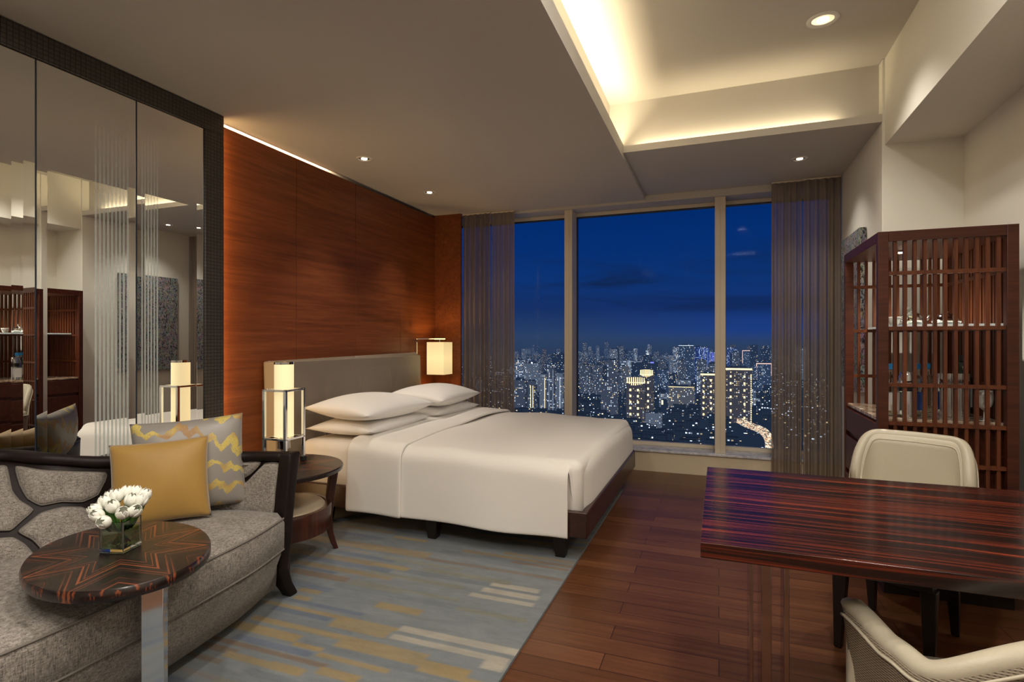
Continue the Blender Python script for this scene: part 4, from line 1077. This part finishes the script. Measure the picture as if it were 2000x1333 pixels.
TW = [(-138,988,33,83,'warm','tower with glowing gold fins on its flat crown left of the domed one',crown),(-131,1085,25,92,'warm','tower with arched gold crown just behind the finned one',crown),
(-78,1267,54,50,'pale','broad low pale apartment slab between the gold towers',edge_top('gold',1.)),(-20,1127,26,88,'warm','gold trimmed tower just left of the right window mullion',goldcol),
(34,1092,45,101,'warm','widest gold trimmed tower right of the right mullion',goldcol2),(-176,2508,26,123,'lit','tall slim brightly lit slab left of the big dark tower',None),
(-106,1987,49,136,'blue','tallest dark skyscraper with a dotted line of roof lights',edge_top('white',1.2)),(-73,2141,22,130,'neon','blue glowing tower beside the tallest one',vstrips('blue',(.3,),.3,.95,1.5)),
(-65,2849,35,120,'neon','distant tower with a bright blue edge',vstrips('blue',(.4,-.1),.1,.98,2.)),(-31,2862,22,98,'neon','violet lit tower against the right mullion',vstrips('violet',(-.4,0,.4),.05,.98,2.4)),
(63,3037,52,116,'neon','blue tower with a cyan sign right of the mullion',sign('cyan',.25,.80,16,4)),(136,3065,46,103,'blue','distant tower outlined in pink light',outline('pink')),
(148,2685,31,132,'dark','dark tower rising behind the pink outlined one',None),(196,2701,39,125,'dark','dark tower nearest the right curtain',None),(137,1954,46,79,'blue','lower blue block in front of the pink outlined tower',outline('pink')),
(-390,1078,25,69,'grey','grey tower nearest the left curtain',None),(-375,1108,20,66,'grey','tower with two yellow lit stair strips in the left pane',vstrips('gold',(.0,.25),.05,.85,.9)),
(-351,1117,15,81,'office','slim pale tower right of the yellow striped one',vstrips('gold',(.3,),.05,.9,.8)),(-330,1105,17,101,'grey','taller of the close pair of towers left of the mullion',vstrips('dim',(-.2,.3),.05,.9,.6)),
(-313,1111,15,84,'office','shorter of the close pair of towers left of the mullion',vstrips('white',(.1,),.05,.9,.6)),(-522,1830,41,108,'dark','unlit dark block towering behind the left pane towers',None),
(-492,1463,42,88,'office','broad tower with a white light on its roof corner in the left pane',sign('white',.0,1.0,4,4)),(-590,1623,32,92,'lit','white lit tower at the left curtain edge',None),
(-350,1508,32,84,'grey','tower just right of the left mullion',None),(-322,1536,28,83,'grey','twin of the first tower in the middle pane standing on its right',None),(-300,1535,12,79,'dark','slim dark tower wedged in the middle pane cluster',None),
(-204,1119,20,112,'grey','tall grey tower with dense lit windows left of the crowned towers',None),(-224,1140,14,69,'grey','short tower at the foot of the tall grey one',None),(-270,1690,25,75,'pale','plain pale tower left of the crowned pair',None),
(-266,1926,35,80,'dark','dark stepped tower behind the crowned pair',edge_top('dim',1.2)),(-221,1943,53,77,'dark','wide dark tower with a blue roof sign right of the crowned pair',sign('violet',.1,.97,12,4)),(-427,2469,17,118,'dark','slim spire tower on the skyline of the middle pane',None),
(-298,2517,17,112,'lit','slim lit tower on the skyline with a bright beacon',sign('white',0,.7,9,16)),(-107,982,27,25,'office','small mid rise block at the foot of the crowned tower',None),(-97,1078,12,38,'dark','small dark tower right of the crowned tower base',sign('gold',-.3,.8,3,8)),
(-22,950,13,23,'dark','small dark house block below the gold trimmed tower',None),(-117,1286,20,32,'office','low office block behind the small dark tower',None),(-15,1219,13,42,'grey','narrow block behind the gold trimmed tower',None)]
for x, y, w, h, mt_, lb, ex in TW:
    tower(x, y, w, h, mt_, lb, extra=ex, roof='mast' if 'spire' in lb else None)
rc = random.Random(21)
boxes = [(x-w/2-4, x+w/2+4, y-4, y+w*.7+4) for x, y, w, *_ in TW]
def free(x0, x1, y0, y1):
    return all(x1 < a or x0 > b or y1 < c or y0 > d for a, b, c, d in boxes)
keys = ['grey', 'blue', 'office', 'dark', 'warm', 'blue', 'grey', 'lit']
for k in range(150):
    for _ in range(200):
        y = rc.choice([rc.uniform(1300, 2400), rc.uniform(2000, 4200), rc.uniform(2400, 6000)])
        x = rc.uniform(-.46, .135)*y; w = rc.uniform(18, 36)
        if free(x-w/2, x+w/2, y, y+w*.7): break
    boxes.append((x-w/2-4, x+w/2+4, y-4, y+w*.7+4))
    h_ = rc.uniform(30, 75)*(1+y/9000) + (35 if rc.random() < .15 else 0)
    if y < 1500: h_ = rc.uniform(20, 50)
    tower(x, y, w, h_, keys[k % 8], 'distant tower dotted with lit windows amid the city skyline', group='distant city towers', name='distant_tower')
# low sprawl as one object
m = MB(); rc = random.Random(5)
for k in range(2900):
    y = 700 + 4500*rc.random()**1.6; x = rc.uniform(-.5, .2)*y
    if 20 < x < 95 and y < 1150: continue
    w = rc.uniform(8, 22)*(1+y/4000); d_ = rc.uniform(8, 16); h_ = rc.uniform(4, 14)*(1+y/5000)
    if not free(x-w/2, x+w/2, y, y+d_): continue
    m.box(x-w/2, x+w/2, y, y+d_, G0, G0+h_)
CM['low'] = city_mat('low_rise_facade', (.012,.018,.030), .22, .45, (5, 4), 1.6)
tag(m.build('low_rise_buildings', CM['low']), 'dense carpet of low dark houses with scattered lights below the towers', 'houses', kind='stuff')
# ground with street lights
n = N('city_ground'); p = n.pos(); x, y, z = n.sep(p)
def dots(sc, thr, st, c):
    v = n.n('TexVoronoi', {'Vector': p, 'Scale': sc}, out=None); return n.math('MULTIPLY', n.math('LESS_THAN', v.outputs[0], thr), st), v.outputs[1]
a1, c1 = dots(.055, .085, 3.2, 0); a2, c2 = dots(.025, .075, 7., 0)
big = n.noise(n.scale(p, (1, .6, 1)), .004, 3); dens = n.math('GREATER_THAN', big, .5)
cc = n.mix(n.math('GREATER_THAN', n.sep(c1)[0], .6), (.7,.85,1), (1,.7,.35))
e = n.math('MULTIPLY', n.math('ADD', a1, a2), n.n('MapRange', {0: big, 1: .38, 2: .62, 3: .05, 4: 1.3}))
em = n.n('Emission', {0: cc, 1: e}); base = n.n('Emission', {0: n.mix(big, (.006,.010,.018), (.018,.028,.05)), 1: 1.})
dist = n.n('VectorMath', {0: p}, out=1, operation='LENGTH'); hz = n.math('SUBTRACT', 1., n.math('EXPONENT', n.math('MULTIPLY', dist, -1/5200.)))  # same painted distance haze over the ground colour
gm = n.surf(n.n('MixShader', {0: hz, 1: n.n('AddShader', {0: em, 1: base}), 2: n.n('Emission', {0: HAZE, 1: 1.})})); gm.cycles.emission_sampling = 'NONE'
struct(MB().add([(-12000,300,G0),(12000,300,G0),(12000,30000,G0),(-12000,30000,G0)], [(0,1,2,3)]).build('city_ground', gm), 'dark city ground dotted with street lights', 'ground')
# lit avenue: lamp light and headlights painted on the road as emission
n = N('avenue_glow'); p = n.pos(); v = n.n('TexVoronoi', {'Vector': n.scale(p, (.35, .09, 1)), 'Scale': 1.}, out=None)
cc = n.mix(n.math('GREATER_THAN', n.sep(v.outputs[1])[0], .6), (1,.84,.62), (1,.45,.2))
am = n.surf(n.n('AddShader', {0: n.n('Emission', {0: cc, 1: n.math('MULTIPLY', n.math('LESS_THAN', v.outputs[0], .5), 1.1)}), 1: n.n('Emission', {0: (.42,.34,.26), 1: .6})})); am.cycles.emission_sampling = 'NONE'
rd = [(20,1125),(36,1093),(44,1056),(56,1018),(65,991),(69.5,950),(69.4,903),(66,850),(60,760),(50,640)]
pts = [cr([(x, y, G0+9) for x, y in rd], i/40) for i in range(41)]
struct(MB().sweep(pts, [(-5,0),(5,0),(5,-8.5),(-5,-8.5)]).build('city_road', am), 'brightly lit elevated avenue curving past the right pane', 'road')

# ------------------------------------------------------------------ world sky
n = N('dusk_sky', world=True); d = n.n('TexCoord', out=0); x, y, z = n.sep(d)
zz = n.math('MAXIMUM', z, 0.)
sky = n.ramp(zz, [(0, (.026,.052,.118)), (.006, (.028,.056,.128)), (.022, (.020,.048,.135)), (.06, (.008,.030,.130)), (.11, (.004,.034,.170)), (.18, (.001,.028,.165)), (.30, (.0,.018,.120)), (.7, (.0,.010,.06))])
az = n.math('DIVIDE', x, n.math('MAXIMUM', y, .01))
right = n.n('MapRange', {0: az, 1: -.25, 2: .05, 3: 0., 4: 1.}); lowm = n.n('MapRange', {0: z, 1: 0., 2: .10, 3: 1., 4: 0.}); lowm = n.math('MULTIPLY', lowm, n.n('MapRange', {0: z, 1: .0, 2: .02, 3: .15, 4: 1.}))
sky = n.mix(n.math('MULTIPLY', n.math('MULTIPLY', right, lowm), .65), sky, (.004,.045,.30))
cl = n.noise(n.scale(d, (3.2, 3.2, 26)), 1., 5, .55, .6)
cm = n.n('MapRange', {0: cl, 1: .50, 2: .68, 3: 0., 4: 1.}); cb = n.n('MapRange', {0: z, 1: .03, 2: .07, 3: 0., 4: 1.}); ct = n.n('MapRange', {0: z, 1: .10, 2: .20, 3: 1., 4: .0})
cf = n.math('MULTIPLY', n.math('MULTIPLY', cm, cb), n.math('MULTIPLY', ct, .75))
sky = n.mix(cf, sky, (.006,.016,.055))
bg = n.n('Background', {0: sky, 1: 1.0}); n.t.links.new(bg, n.out.inputs[0])
SC.world = n.m

# ------------------------------------------------------------------ camera
cam = bpy.data.cameras.new('cam'); co = bpy.data.objects.new('camera', cam); COL.objects.link(co)
cam.sensor_width = 36; cam.lens = 36*1072/2000; cam.clip_start = .05; cam.clip_end = 40000
co.location = (0, 0, 1.25); co.rotation_euler = (PI/2, 0, math.atan2(404, 1072))
SC.camera = co
SC.view_settings.view_transform = 'Standard'; SC.view_settings.look = 'None'; SC.view_settings.exposure = 0; SC.view_settings.gamma = 1
SC.cycles.max_bounces = 10; SC.cycles.diffuse_bounces = 5; SC.cycles.glossy_bounces = 5; SC.cycles.transparent_max_bounces = 24; SC.cycles.transmission_bounces = 8
SC.cycles.caustics_reflective = False; SC.cycles.caustics_refractive = False; SC.cycles.sample_clamp_indirect = 4; SC.cycles.use_denoising = True
